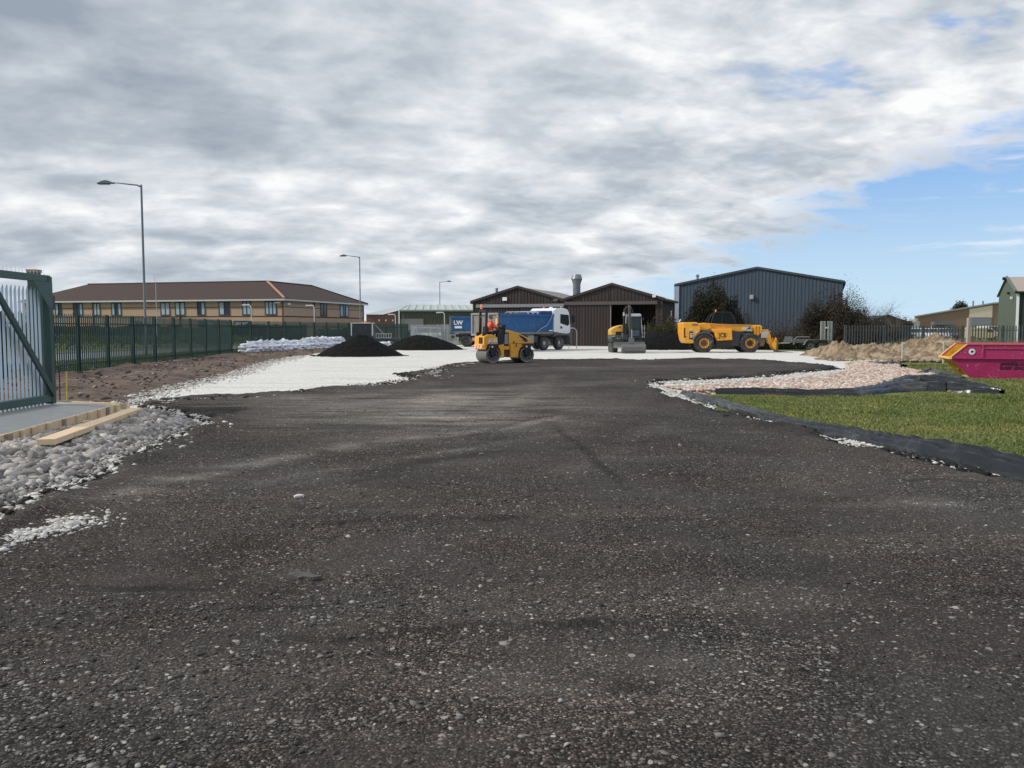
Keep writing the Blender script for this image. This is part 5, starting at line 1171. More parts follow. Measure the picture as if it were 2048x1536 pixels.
# roll bar
for y_ in (-.36, .36): 
    mb = MB(); a = Vector((-1.13, y_, .90)); b_ = Vector((-1.07, y_, 2.42)); mb.box((a+b_)/2, (.10, .085, 1.53), (0, math.atan2(b_.x-a.x, b_.z-a.z), 0)); mb.build('roll_bar_post', black, rl, bevel=.01)
    mb = MB(); mb.box((-1.18, y_, 1.33), (.2, .13, .16)); mb.build('roll_bar_hinge', black, rl, bevel=.02)
MB().bb(-1.12, -1.02, -.31, .31, 2.34, 2.43).build('roll_bar_top', black, rl, bevel=.01)
MB().bb(-1.12, -1.08, -.3, .3, 2.1, 2.14).build('roll_bar_brace', greypl, rl)
bc = lathe_obj('beacon', [(.06, 2.43), (.06, 2.53), (.055, 2.64), (.03, 2.69), (0, 2.70)], (-1.07, .24, 0), amber, rl, 'z', 16); lathe_obj('beacon_base', [(.07, 2.42), (.07, 2.47), (0, 2.47)], (-1.07, .24, 0), black, bc, 'z', 16)
MB().prism([(-1.02, 1.20), (-1.02, 1.68), (-.95, 1.70), (-.90, 1.29), (-.55, 1.27), (-.55, 1.20)], -.24, .24).build('seat', black, rl, bevel=.03)
MB().tube([(-.26, 0, 1.62), (-.36, 0, 1.75)], .03, 8).build('steering_column', black, rl)
mb = MB(); c = Vector((-.36, 0, 1.75)); ax = Vector((-.5, 0, .85)).normalized(); u_ = Vector((0, 1, 0)); v_ = ax.cross(u_)
mb.tube([c+(u_*math.cos(a)+v_*math.sin(a))*.17 for a in np.linspace(0, 2*math.pi, 25)], .014, 6, False); mb.tube([c-u_*.16, c+u_*.16], .012, 5); mb.build('steering_wheel', black, rl)
mb = MB(); mb.tube([(-.45, .3, 1.2), (-.5, .3, 1.6)], .02, 6); mb.build('lever', black, rl)
mb = MB(); mb.bb(.2, .8, .15, .2, 1.3, 1.31); 
MB().tube([(-.98, -.52, 1.20), (-.95, -.50, 1.36), (-.6, -.50, 1.40), (-.55, -.52, 1.2)], .015, 6).build('grab_rail', black, rl)

# ---- people ---------------------------------------------------------------
def skinned(name, chain, mat, parent, sub=2):
    """chain: {key: (pos, radius, parent key)} grown with a Skin modifier and frozen"""
    keys = list(chain); V = [chain[k][0] for k in keys]; E = [(keys.index(chain[k][2]), keys.index(k)) for k in keys if chain[k][2]]
    me = bpy.data.meshes.new(name); me.from_pydata(V, E, []); o = bpy.data.objects.new(name, me); COL.objects.link(o)
    o.modifiers.new('skin', 'SKIN'); sm = o.modifiers.new('sub', 'SUBSURF'); sm.levels = sub; sm.render_levels = sub
    for k, sv_ in zip(keys, me.skin_vertices[0].data):
        r_ = chain[k][1]; sv_.radius = r_ if isinstance(r_, tuple) else (r_, r_); sv_.use_root = chain[k][2] is None
    bpy.context.view_layer.update(); ev = o.evaluated_get(bpy.context.evaluated_depsgraph_get()); m2 = bpy.data.meshes.new_from_object(ev)
    bpy.data.objects.remove(o); m2.materials.clear(); m2.materials.append(mat); m2.polygons.foreach_set('use_smooth', [True]*len(m2.polygons))
    o = bpy.data.objects.new(name, m2); COL.objects.link(o); o.parent = parent; return o
def seated(root_name, label, loc, rz, hand, grip=None, head_turn=0):
    """seated person; local x is forward, origin at the hips"""
    p = empty(root_name, loc, rz); tag(p, label, 'person')
    body = {'pel': ((0, 0, .02), (.15, .12), None), 'sp': ((.0, 0, .20), (.15, .115), 'pel'), 'ch': ((.03, 0, .40), (.165, .12), 'sp'), 'nk': ((.06, 0, .54), .062, 'ch'),
            'hd1': ((.075, 0, .63), .075, 'nk'), 'hd2': ((.085, 0, .71), (.083, .095), 'hd1'), 'hd3': ((.075, 0, .785), .066, 'hd2')}
    for s_, n in ((1, 'l'), (-1, 'r')):
        body['sh'+n] = ((.035, s_*.17, .47), .072, 'ch'); body['el'+n] = ((.17, s_*.23, .26), .05, 'sh'+n)
        hx_ = Vector(hand) if hand else Vector((.40, 0, .30)); hp = Vector((hx_.x, s_*.13, hx_.z)); body['wr'+n] = (tuple(hp-Vector((.07, 0, 0))), .030, 'el'+n); body['pm'+n] = (tuple(hp-Vector((.01, 0, 0))), .034, 'wr'+n)
        body['hip'+n] = ((.06, s_*.10, .0), .10, 'pel'); body['kn'+n] = ((.42, s_*.13, .08), .066, 'hip'+n); body['an'+n] = ((.44, s_*.12, -.34), .045, 'kn'+n); body['ft'+n] = ((.58, s_*.13, -.41), .04, 'an'+n)
    skinned('body', body, skin, p)
    jk = {'pel': ((0, 0, .02), (.20, .17), None), 'sp': ((.0, 0, .20), (.20, .17), 'pel'), 'ch': ((.03, 0, .40), (.21, .175), 'sp'), 'nk': ((.055, 0, .535), .08, 'ch')}
    for s_, n in ((1, 'l'), (-1, 'r')):
        jk['sh'+n] = ((.035, s_*.185, .47), .10, 'ch'); jk['el'+n] = ((.17, s_*.245, .26), .082, 'sh'+n); jk['cu'+n] = (tuple(Vector(body['wr'+n][0])*.92+Vector(jk['el'+n][0])*.08), .06, 'el'+n)
    jo = skinned('jacket', jk, hiviz, p)
    tr_ = {'pel': ((0, 0, -.01), (.165, .135), None)}
    for s_, n in ((1, 'l'), (-1, 'r')):
        tr_['hip'+n] = ((.07, s_*.10, .0), .108, 'pel'); tr_['kn'+n] = ((.43, s_*.13, .08), .078, 'hip'+n); tr_['an'+n] = ((.44, s_*.12, -.30), .062, 'kn'+n)
    skinned('trousers', tr_, trous, p)
    for s_ in (1, -1):
        MB().prism([(.38, -.44), (.66, -.44), (.66, -.39), (.50, -.32), (.39, -.30)], s_*.12-.05, s_*.12+.05).build('boot', black, p, bevel=.02)
    hr = MB(); hr.lathe([(0, .835), (.05, .825), (.088, .78), (.102, .71), (.09, .67)], (.062, 0, 0), 'z', 20); hr.build('hair', hair, p, smooth=True)
    fc = MB(); fc.lathe([(0, -.02), (.014, 0), (.012, .02), (0, .03)], (.185, 0, .70), 'z', 8); fc.build('nose', skin, p, smooth=True)
    ey = MB()
    for s_ in (1, -1): ey.lathe([(0, -.009), (.009, 0), (0, .009)], (.172, s_*.033, .727), 'z', 8)
    ey.build('eyes', black, p); MB().bb(.165, .176, -.024, .024, .655, .662).build('mouth', redlens, p)
    for s_ in (1, -1): MB().lathe([(0, -.03), (.02, -.01), (.022, .012), (0, .03)], (.075, s_*.098, .705), 'z', 8).build('ear', skin, p, smooth=True)
    for s_ in (1, -1):                              # fingers closed round the wheel
        for f in range(4):
            b0 = Vector(body['pm'+('l' if s_ > 0 else 'r')][0])+Vector((.015, (f-1.5)*.017, .008)); 
            MB().tube([b0, b0+Vector((.045, 0, .018)), b0+Vector((.068, 0, -.004)), b0+Vector((.055, 0, -.026))], [.009, .0085, .008, .006], 6).build('finger', skin, p, smooth=True)
        b0 = Vector(body['pm'+('l' if s_ > 0 else 'r')][0])+Vector((0, -s_*.03, 0)); MB().tube([b0, b0+Vector((.03, -s_*.02, .0)), b0+Vector((.055, -s_*.018, -.008))], [.011, .010, .008], 6).build('thumb', skin, p, smooth=True)
    for z in (.10,):
        MB().lathe([(.208, z-.02), (.210, z+.02)], (.015, 0, 0), 'z', 24).build('reflective_band', reflect, p)
        bpy.data.objects[-1] if False else None
    return p
def shrink_bands(p):
    for ch in p.children:
        if ch.name.startswith('reflective_band'): ch.scale = (.80, 1.02, 1)
bpy.context.view_layer.update()
def on(root, v): return root.matrix_world @ Vector(v)
pp = seated('person', 'person in an orange hi vis jacket and dark trousers driving the yellow roller', on(rl, (-.78, 0, 1.37)), R(25), (.42, 0, .30)); bpy.context.view_layer.update(); shrink_bands(pp)

# ---- tipper lorries --------------------------------------------------------
rimg = M('lorry_rim_grey', (.20, .20, .20), .5, .2)
hublight = M('hub_silver', (.38, .38, .38), .4, .3)
def tipper(name, label, loc, rz, L=8.6, cab=True, logo=False):
    t = empty(name, loc, rz); tag(t, label, 'tipper lorry')
    # local: x forward, rear at 0
    for s_ in (-1, 1):
        MB().bb(.3, L-1.0, s_*.40-.06, s_*.40+.06, .85, 1.10).build('chassis_rail', dkgrey, t)
    for i, x_ in enumerate((1.35, 2.70, L-3.15, L-1.35)):
        for s_ in (-1, 1): wheel(t, x_, s_*1.05, .52, .34, rimg if i > 1 else greypl, side=s_, rim_r=.55, hub=.27, spokes=10, dish=.1, hub_mat=hublight if i > 1 else None)
    for x_ in (1.35, 2.70): MB().prism([(x_-.62, .62), (x_-.62, 1.12), (x_+.62, 1.12), (x_+.62, .62), (x_+.58, .62), (x_+.58, 1.08), (x_-.58, 1.08), (x_-.58, .62)], -1.24, 1.24).build('mudguard', greypl, t) if False else MB().bb(x_-.60, x_+.60, -1.24, 1.24, 1.10, 1.14).build('mudguard', greypl, t)
    xb = L-2.25
    # body sides lean out a little at the top
    for s_ in (-1, 1):
        V = [(0.05, s_*1.20, 1.28), (xb, s_*1.20, 1.28), (xb, s_*1.26, 2.62), (0.05, s_*1.26, 2.62)]; V2 = [(v[0], v[1]-s_*.06, v[2]) for v in V]
        MB().add(V+V2, [(0, 1, 2, 3), (7, 6, 5, 4), (0, 4, 5, 1), (1, 5, 6, 2), (2, 6, 7, 3), (3, 7, 4, 0)]).build('body_side', bodyblue, t)
        MB().bb(.0, xb+.05, s_*1.29-.05, s_*1.29+.03, 2.50, 2.66).build('top_rail', bodyblue, t, bevel=.01)
        MB().bb(.0, xb, s_*1.23-.03, s_*1.23+.04, 1.20, 1.36).build('bottom_rail', tailgrey, t, bevel=.01)
        MB().bb(.0, .14, s_*1.27-.05, s_*1.27+.05, 1.2, 2.62).build('rear_post', bodyblue, t, bevel=.01)
    MB().bb(.1, xb, -1.2, 1.2, 1.22, 1.30).build('body_floor', bodyblue, t)
    MB().bb(xb-.06, xb, -1.2, 1.2, 1.3, 2.75).build('headboard', bodyblue, t)
    tg = MB().bb(-.05, .03, -1.22, 1.22, 1.10, 2.68).build('tailgate', tailgrey, t, bevel=.01)
    mb = MB()
    for y_ in (-1.22, -.42, .42, 1.22): mb.bb(-.13, -.05, y_-.06, y_+.06, 1.1, 2.68)
    mb.bb(-.14, -.05, -1.28, 1.28, 2.58, 2.70); mb.bb(-.14, -.05, -1.28, 1.28, 1.10, 1.26); mb.build('tailgate_ribs', M('tailgate_rib_grey', (.25, .24, .22), .6), tg)
    bp = MB().bb(-.12, .0, -1.2, 1.2, .72, .98).build('rear_bumper', tailgrey, t, bevel=.02)
    MB().bb(-.135, -.121, -.3, .25, .78, .92).build('number_plate', M('plate_yellow', (.6, .5, .15), .5), bp)
    for s_ in (-1, 1): MB().bb(-.135, -.10, s_*.95-.16, s_*.95+.16, .78, .92).build('rear_light', redlens, bp)
    if not logo: MB().bb(-.22, -.12, -1.28, -1.14, 1.75, 2.32).build('warning_board', M('board_orange', (.75, .42, .16), .5), t)
    # load sheet folded at the front of the body, with hoops
    mb = MB(); mb.prism([(xb-1.5, 2.66), (xb-1.45, 2.86), (xb-.9, 2.92), (xb-.4, 2.86), (xb-.02, 2.95), (xb, 2.66)], -1.18, 1.18); mb.build('folded_sheet', M('blue_tarpaulin', (.015, .06, .20), .6, bump=.6, bscale=9), t, bevel=.05)
    for k in range(3):
        x_ = xb-1.7-k*.55; MB().tube([(x_, -1.22, 2.64), (x_+.1, -1.0, 2.82), (x_+.1, 1.0, 2.82), (x_, 1.22, 2.64)], .025, 6).build('sheet_hoop', galv, t)
    mb = MB(); mb.tube([(xb-.05, -1.36, 2.95), (xb-.35, -1.38, 2.45), (xb-.9, -1.38, 1.85), (xb-1.5, -1.36, 1.62), (xb-2.1, -1.34, 1.30)], .025, 6); mb.build('sheet_arm', galv, t, smooth=True)
    if logo:
        text('side_lettering', 'LW', .50, white, t, (.62, -1.275, 2.10), (R(90), 0, 0), bold=.02, sx=1.05)
        MB().bb(.30, .95, -1.275, -1.262, 1.62, 1.82).build('side_plate', white, t)
        MB().bb(3.0, 3.25, -1.285, -1.27, 1.8, 2.2).build('side_mark', white, t)
    else:
        MB().bb(xb-.5, xb-.1, -1.262, -1.25, 1.42, 1.50).build('maker_plate', white, t)
    MB().bb(L-5.1, L-4.45, -1.22, -.70, .55, 1.12).build('side_locker', M('locker_grey', (.27, .27, .25), .6), t, bevel=.02)
    MB().bb(L-4.4, L-3.9, -1.15, -.6, .6, 1.1).build('air_tank', dkgrey, t, bevel=.08)
    MB().bb(3.5, L-5.2, -1.1, 1.1, .75, .80).build('side_guard', dkgrey, t)
    for x_ in (L-3.15, L-1.35): MB().bb(x_-.62, x_+.62, -1.24, 1.24, 1.10, 1.15).build('mudguard', greypl, t, bevel=.01)
    if not cab: return t
    c0 = L-2.05; c1 = L
    prof = [(c0, 1.15), (c1-1.95+1.15, 1.15), (c1-.06, 1.15), (c1, 1.5), (c1-.02, 2.0), (c1-.16, 2.78), (c1-.36, 3.05), (c1-.8, 3.16), (c0+.3, 3.14), (c0, 2.95)]
    cb_ = MB().prism(prof, -1.19, 1.19).build('cab', white, t, bevel=.06)
    MB().bb(c0-.18, c0-.03, -.8, .2, 1.2, 2.75).build('air_intake', greypl, t, bevel=.02)
    lo = [(c0-.02, .95), (c0-.02, 1.35), (c0+.35, 1.35), (c0+.55, 1.30), (c1-.45, 1.22), (c1-.04, 1.30), (c1+.08, 1.1), (c1+.08, .42), (c1-.12, .36), (c1-.16, .95), (c1-.45, 1.12), (c0+.65, 1.16), (c0+.2, 1.1)]
    MB().prism(lo, -1.24, 1.24).build('lower_cab_trim', greypl, t, bevel=.02)
    MB().bb(c1-.02, c1+.11, -1.22, 1.22, .45, .85).build('front_bumper', greypl, t, bevel=.04)
    for s_ in (-1, 1):
        dd = MB().prism([(c0+.62, 1.38), (c1-.10, 1.40), (c1-.08, 1.95), (c1-.22, 2.72), (c0+.66, 2.78)], s_*1.195-.012, s_*1.195+.012).build('door', white, t, bevel=.008)
        MB().prism([(c0+.72, 2.02), (c1-.42, 1.82), (c1-.20, 1.95), (c1-.30, 2.64), (c0+.74, 2.70)], s_*1.212-.01, s_*1.212+.006).build('side_window', glass, dd)
        MB().bb(c0+.75, c0+.95, s_*1.212-.012, s_*1.212+.012, 1.60, 1.78).build('handle', black, dd)
        mr = MB(); mr.bb(c1-.04, c1+.16, s_*1.40-.10, s_*1.40+.10, 2.05, 2.62); mr.tube([(c1-.1, s_*1.2, 2.66), (c1+.05, s_*1.38, 2.66)], .02, 6); mr.tube([(c1-.1, s_*1.2, 2.0), (c1+.05, s_*1.38, 2.02)], .02, 6); mr.build('mirror', black, t, bevel=.03)
        MB().bb(c1+.0, c1+.12, s_*.95-.2, s_*.95+.2, .9, 1.1).build('headlight', windowg, t, bevel=.02)
    MB().prism([(c1+.012, 1.98), (c1-.14, 2.80), (c1-.17, 2.80), (c1-.03, 1.98)], -1.08, 1.08).build('windscreen', glass, t)
    for y_ in (-.85, .85): lathe_obj('roof_beacon', [(.07, 3.12), (.07, 3.24), (.05, 3.28), (0, 3.29)], (c1-.75, y_, 0), redlens, t, 'z', 12)
    lathe_obj('air_horn', [(0, 3.12), (.16, 3.14), (.12, 3.22), (0, 3.25)], (c0+.5, -.5, 0), white, t, 'z', 12)
    return t
h40 = R(49)
t1 = tipper('tipper_lorry', 'blue tipper lorry with a grey tailgate and a white cab facing right behind the roller', (-1.85, 57.9, .0), h40, 8.3)
bpy.context.view_layer.update()
t2 = tipper('tipper_lorry', 'second blue tipper lorry with white letters, half hidden behind the white cabbed lorry', (XA(904, 72.5), 73.6, 0), R(-3), 7.6, cab=False, logo=True)
p2 = seated('person', 'person in an orange hi vis jacket sitting inside the white lorry cab', on(t1, (8.3-1.28, -.62, 1.62)), h40, (.40, 0, .34)); bpy.context.view_layer.update(); shrink_bands(p2)

# ---- telehandler ------------------------------------------------------------
Yt = 56.4; th = empty('telehandler', (XA(1340+1002/9.31, Yt), Yt, 0), R(-2)); tag(th, 'orange telehandler with a low boom, black cab and pallet forks pointing right', 'telehandler')
def yp(pts, y0, y1, name, mat, bevel=.02, parent=th): return MB().prism(pts, y0, y1).build(name, mat, parent, bevel=bevel)
for x_, s_, rim in ((-1.53, -1, orange), (-1.53, 1, orange), (1.53, -1, orange), (1.53, 1, orange)):
    wheel(th, x_, s_*.95, .635, .40, rim, side=s_, lug=20, rim_r=.52, hub=.30, spokes=8, dish=.25)
    if x_ > 0: yp([(math.cos(a*math.pi*.4+.3)*(.20 if a % 1 == 0 else .13)+x_, math.sin(a*math.pi*.4+.3)*(.20 if a % 1 == 0 else .13)+.635) for a in np.arange(0, 5, .5)], s_*1.10-.02, s_*1.10+.02, 'wheel_boss', black, .005)
yp([(-2.98, 1.95), (-2.90, 2.03), (-2.05, 2.04), (-1.85, 1.93), (-1.78, 1.72), (-1.78, 1.45), (-1.95, 1.22), (-2.12, 1.05), (-2.2, .88), (-2.2, .62), (-2.72, .62), (-2.84, .80), (-2.95, 1.3)], -1.05, 1.0, 'counterweight', orange, .05)
MB().bb(-2.88, -2.80, -1.06, -1.045, 1.0, 1.65).build('rear_slot', black, th); MB().prism([(-2.84, .98), (-2.70, 1.08), (-2.70, 1.13), (-2.88, 1.06)], -1.062, -1.046).build('rear_grip', black, th)
pl = MB().bb(-2.52, -2.28, -1.065, -1.047, .90, 1.42).build('number_panel', black, th)
text('number_lettering', '530', .22, white, pl, (-2.40, -1.072, 1.16), (R(90), R(90), 0), bold=.006)
MB().bb(-2.5, -2.3, -1.062, -1.046, 1.5, 1.62).build('small_label', M('label_cream', (.6, .5, .35), .5), th)
yp([(-2.42, 1.85), (-2.2, 1.97), (-1.95, 1.93), (-1.92, 1.82), (-2.2, 1.78)], -1.060, -1.046, 'faded_decal', M('decal_brown', (.25, .16, .06), .6), .0)
lathe_obj('round_decal', [(0, -1.060), (.07, -1.060), (.07, -1.045)], (-2.05, 0, 1.38), M('decal_white', (.6, .55, .5), .5), th, 'y', 16)
# chassis
yp([(-1.75, .55), (-1.75, 1.35), (1.0, 1.35), (2.1, 1.2), (2.2, .6), (1.9, .5)], -.45, .45, 'chassis', dkgrey, .02)
yp([(-.72, .42), (-.78, .82), (.85, .82), (.85, .42)], -1.02, .95, 'belly_tank', black, .04)
yp([(.32, .70), (.32, 1.50), (.9, 1.40), (.86, .46), (.32, .46)], -1.04, -.45, 'battery_box', M('black_plastic', (.025, .025, .027), .5), .05)
# boom, sits right of the cab; slightly nose down
bo = yp([(-1.72, 1.96), (-1.45, 2.0), (-.9, 1.96), (-.5, 1.93), (2.38, 1.84), (2.42, 1.78), (2.40, 1.46), (1.2, 1.40), (-1.68, 1.48)], -.42, -.02, 'boom', orange, .03)
yp([(-1.1, 1.93), (1.7, 1.88), (1.7, 1.83), (-.9, 1.87)], -.46, -.421, 'boom_pipe', M('boom_pipe_tan', (.42, .30, .10), .4), .015, bo)
yp([(-1.72, 1.97), (-1.74, 1.55), (-1.55, 1.45), (-1.35, 1.45), (-.95, 1.65), (-1.1, 1.98)], -.62, .15, 'boom_pivot', orange, .03)
yp([(1.15, 1.68), (1.75, 1.72), (1.75, 1.42), (1.15, 1.48)], -.50, -.43, 'boom_plate', M('pale_plate', (.58, .58, .55), .5), .01)
MB().bb(1.55, 1.68, -.52, -.501, 1.58, 1.68).build('plate_label', black, th)
yp([(1.88, 1.80), (2.42, 1.82), (2.46, 1.70), (2.44, 1.42), (2.30, 1.18), (2.18, 1.12), (1.92, 1.22)], -.50, .05, 'boom_head', orange, .04)
for x_ in (2.06, 2.26): MB().bb(x_-.015, x_+.015, -.515, -.502, 1.15, 1.78).build('head_seam', black, th)
MB().tube([(1.72, -.52, 1.80), (1.45, -.56, 1.58), (1.35, -.58, 1.40), (1.7, -.56, 1.36), (1.5, -.52, 1.28)], .02, 6).build('hydraulic_hose', black, th, smooth=True)
# engine pod
ep = yp([(-1.02, 1.60), (-.95, 1.42), (-.83, 1.30), (-.70, .80), (.36, .84), (.30, 1.60)], -1.10, -.47, 'engine_pod', orange, .05)
yp([(-1.7, 1.22), (-1.66, 1.52), (-1.05, 1.52), (-.98, 1.36), (-1.3, 1.32)], -.95, -.5, 'rear_cover', greypl, .03)
arch = [(-1.53+math.cos(a)*.70, .635+math.sin(a)*.68) for a in np.linspace(R(165), R(35), 12)]+[(-1.53+math.cos(a)*.78, .635+math.sin(a)*.76) for a in np.linspace(R(35), R(165), 12)]
for s_ in (-1, 1): yp(arch, s_*.95-.2, s_*.95+.2, 'mudguard', greypl, .01)
text('maker_lettering', 'JCB', .40, M('lettering_black', (.02, .012, .01), .5), th, (-.30, -1.108, 1.15), (R(90), 0, 0), bold=.010, shear=-.15, sx=.80)
mb = MB(); 
for (a, b_) in (((-.68, .93), (-.62, 1.37)), ((-.62, 1.37), (.0, 1.30)), ((.0, 1.30), (.06, 1.02)), ((-.68, .93), (-.10, .96))):
    mb.tube([(a[0], -1.100, a[1]), (b_[0], -1.100, b_[1])], .008, 4)
mb.build('lettering_frame', M('lettering_black2', (.10, .05, .02), .5), th)
# cab on the far side
cg = yp([(-.82, 1.55), (-.80, 2.05), (-.62, 2.62), (-.50, 2.68), (.36, 2.70), (.50, 2.62), (.74, 2.05), (.80, 1.55)], .08, .92, 'cab_glass', Mclear('cab_green_glass', (.006, .012, .010), .6), .02)
cf = MB()
for y_ in (.06, .94):
    cf.tube([(-.86, y_, 1.55), (-.84, y_, 2.05), (-.66, y_, 2.62), (-.5, y_, 2.71), (.38, y_, 2.73), (.53, y_, 2.63), (.78, y_, 2.05), (.84, y_, 1.55)], .035, 6); cf.tube([(-.12, y_, 1.6), (-.12, y_, 2.71)], .022, 6)
cf.bb(-.55, .42, .03, .97, 2.70, 2.76); cf.build('cab_frame', black, th)
MB().prism([(-.55, 1.6), (-.58, 2.45), (-.45, 2.5), (-.40, 2.0), (.0, 1.95), (.0, 1.6)], .25, .75).build('seat', black, th, bevel=.03)
mb = MB()
for y_ in (.12, .88): mb.tube([(-1.10, y_, 1.9), (-1.05, y_, 2.15), (-.80, y_, 2.55), (-.6, y_, 2.66)], .03, 6)
mb.build('rear_guard', black, th)
mb = MB(); mb.tube([(.95, .3, 1.7), (.85, .3, 2.3), (.55, .3, 2.64)], .025, 6); mb.build('front_guard', black, th)
lathe_obj('beacon', [(.05, 2.74), (.05, 2.86), (.03, 2.90), (0, 2.90)], (-.52, .2, 0), amber, th, 'z', 12)
mb = MB(); mb.bb(1.62, 1.78, .15, .35, 1.9, 2.34); mb.tube([(1.70, .25, 2.3), (1.66, .25, 2.6)], .03, 6); mb.bb(1.42, 1.72, .2, .3, 2.52, 2.64); mb.build('mirror_arm', black, th, bevel=.01)
MB().box((-2.9, .5, 2.15), (.05, .25, .2), (0, .5, 0)).build('rear_mirror', white, th, bevel=.01)
# nose: link plate, carriage and forks
yp([(2.42, 1.36), (2.85, 1.42), (2.88, 1.25), (2.76, 1.0), (2.40, .98)], -.54, -.48, 'link_plate', M('silver_link', (.42, .42, .38), .5), .02)
yp([(2.45, 1.55), (2.9, 1.55), (2.95, 1.42), (3.05, 1.20), (3.12, .90), (3.22, .70), (3.10, .55), (2.92, .62), (2.82, .95), (2.62, 1.2), (2.42, 1.35)], -.40, -.05, 'tilt_arm', orange, .03)
MB().tube([(2.85, -.5, 1.35), (3.05, -.5, 1.42)], .02, 6).build('locking_pin', galv, th)
yp([(2.40, 1.10), (2.62, 1.05), (2.72, .72), (2.60, .40), (2.3, .42), (2.15, .75)], -.42, .0, 'tilt_ram', M('rusty_steel', (.18, .11, .06), .7), .03)
mb = MB(); mb.prism([(3.10, .55), (3.28, .20), (3.40, .18), (3.42, .95), (3.34, 1.02), (3.26, .75)], -.62, -.52); mb.prism([(3.10, .55), (3.28, .20), (3.40, .18), (3.42, .95), (3.34, 1.02), (3.26, .75)], .12, .22); mb.bb(3.30, 3.40, -.62, .22, .70, .80); mb.bb(3.30, 3.40, -.62, .22, .22, .32)
mb.build('fork_carriage', orange, th, bevel=.01)
for y_ in (-.55, .15): yp([(3.43, 1.05), (3.47, 1.05), (3.48, .12), (4.55, .03), (4.55, .01), (3.44, .04)], y_-.06, y_+.06, 'fork', black, .004)

# ---- excavator facing the camera ---------------------------------------------
Ye = 55.4; exx = XA(1200+640/11.82, Ye); ex = empty('excavator', (exx, Ye+1.0, 0), R(-90)); tag(ex, 'small excavator facing the camera with a yellow engine cover, dark cab and wide ditching bucket', 'excavator')
# local x towards the camera, local y to the right of the picture
for y_ in (-.82, .82):
    tr = MB(); pts = []
    for a in np.linspace(R(90), R(270), 9): pts.append((-.95+math.cos(a)*.30, .32+math.sin(a)*.30))
    for a in np.linspace(R(-90), R(90), 9): pts.append((.95+math.cos(a)*.30, .32+math.sin(a)*.30))
    tk = tr.prism(pts, y_-.18, y_+.18).build('track', rubber, ex, bevel=.02)
    mb = MB()
    for i in range(14): mb.box((-.95+i*.147, y_, .02), (.06, .36, .03)); mb.box((-.95+i*.147, y_, .625), (.06, .36, .03))
    for a in np.linspace(-1.3, 1.3, 7): mb.box((.95+math.cos(a)*.31, y_, .32+math.sin(a)*.31), (.03, .36, .06), (0, -a, 0))
    mb.build('track_lugs', rubber, tk)
MB().bb(-.6, .6, -.5, .5, .30, .62).build('undercarriage', dkgrey, ex, bevel=.03)
# blade
mb = MB(); mb.prism([(1.40, .72), (1.46, .72), (1.40, .52), (1.44, .36), (1.50, .33), (1.42, .33), (1.35, .50)], -.94, 1.12); mb.build('dozer_blade', M('blade_grey', (.22, .22, .21), .55, .2, var=.25, scale=4), ex, bevel=.006)
for y_ in (-.4, .5): MB().box((1.0, y_, .42), (.8, .1, .12)).build('blade_arm', dkgrey, ex)
MB().bb(-1.0, .95, -1.0, 1.0, .70, .86).build('turntable_deck', dkgrey, ex, bevel=.03)
def xprism(pts, x0, x1, name, mat, bevel=.03, parent=ex):      # profile in y,z pushed along x
    n = len(pts); a = sum(pts[i][0]*pts[(i+1) % n][1]-pts[(i+1) % n][0]*pts[i][1] for i in range(n)); pts = pts if a > 0 else pts[::-1]
    V = [(x1, p[0], p[1]) for p in pts]+[(x0, p[0], p[1]) for p in pts]
    Fc = [tuple(range(n)), tuple(range(2*n-1, n-1, -1))]+[((i+1) % n, i, i+n, (i+1) % n+n) for i in range(n)]
    return MB().add(V, Fc).build(name, mat, parent, bevel=bevel)
xprism([(-1.04, 1.18), (-1.04, 1.50), (-.98, 1.58), (-.75, 1.72), (-.50, 1.80), (-.24, 1.85), (-.24, 1.40), (-.68, 1.40), (-.72, 1.36), (-.72, 1.18)], -1.05, .72, 'engine_cover', exyel, .05)
xprism([(-1.04, .86), (-1.06, 1.16), (-.30, 1.16), (-.3, .86)], -1.05, .74, 'side_box', greypl, .03)
xprism([(-.70, .90), (-.70, 1.38), (-.25, 1.38), (-.25, .90)], .60, .725, 'engine_bay', black, .01)
MB().bb(.745, .76, -1.02, -.78, 1.08, 1.12).build('bonnet_label', white, ex)
lathe_obj('round_cap', [(0, .76), (.05, .76), (.05, .70)], (0, -.45, 1.72), black, ex, 'x', 14)
mb = MB(); mb.tube([(.76, -.62, .98), (.80, -.55, .90), (.80, -.42, .90), (.76, -.38, 1.0)], .03, 6); mb.tube([(.76, -.35, .9), (.78, -.28, 1.05), (.76, -.30, 1.35)], .025, 6); mb.build('hydraulic_hoses', steel, ex, smooth=True)
xprism([(-1.0, .9), (-1.02, 1.6), (.9, 1.6), (.95, .9)], -1.1, -.9, 'counterweight', greypl, .08)
# cab
xprism([(.12, .88), (.12, 2.42), (.20, 2.52), (.86, 2.52), (.93, 2.42), (.96, .88)], -.55, .88, 'cab', black, .03)
xprism([(.22, 1.58), (.22, 2.36), (.86, 2.36), (.86, 1.58)], .86, .905, 'windscreen', glass, .01)
xprism([(.22, 1.10), (.22, 1.50), (.84, 1.50), (.84, 1.10)], .86, .905, 'lower_window', Mglass('lower_glass', (.07, .10, .115), .12), .01)
xprism([(.12, 2.42), (.10, 2.56), (.20, 2.60), (.84, 2.61), (.95, 2.56), (.95, 2.42)], -.6, .98, 'cab_roof', M('cab_roof_pale', (.50, .54, .57), .5), .03)
mb = MB(); mb.tube([(.92, .95, 2.35), (.92, 1.0, 1.3)], .02, 6); mb.tube([(.90, 1.04, 1.0), (.90, 1.04, 1.85)], .02, 6); mb.tube([(.90, 1.18, 1.0), (.90, 1.18, 1.85)], .02, 6)
for z in (1.05, 1.3, 1.65): mb.tube([(.90, 1.0, z), (.90, 1.2, z)], .018, 6)
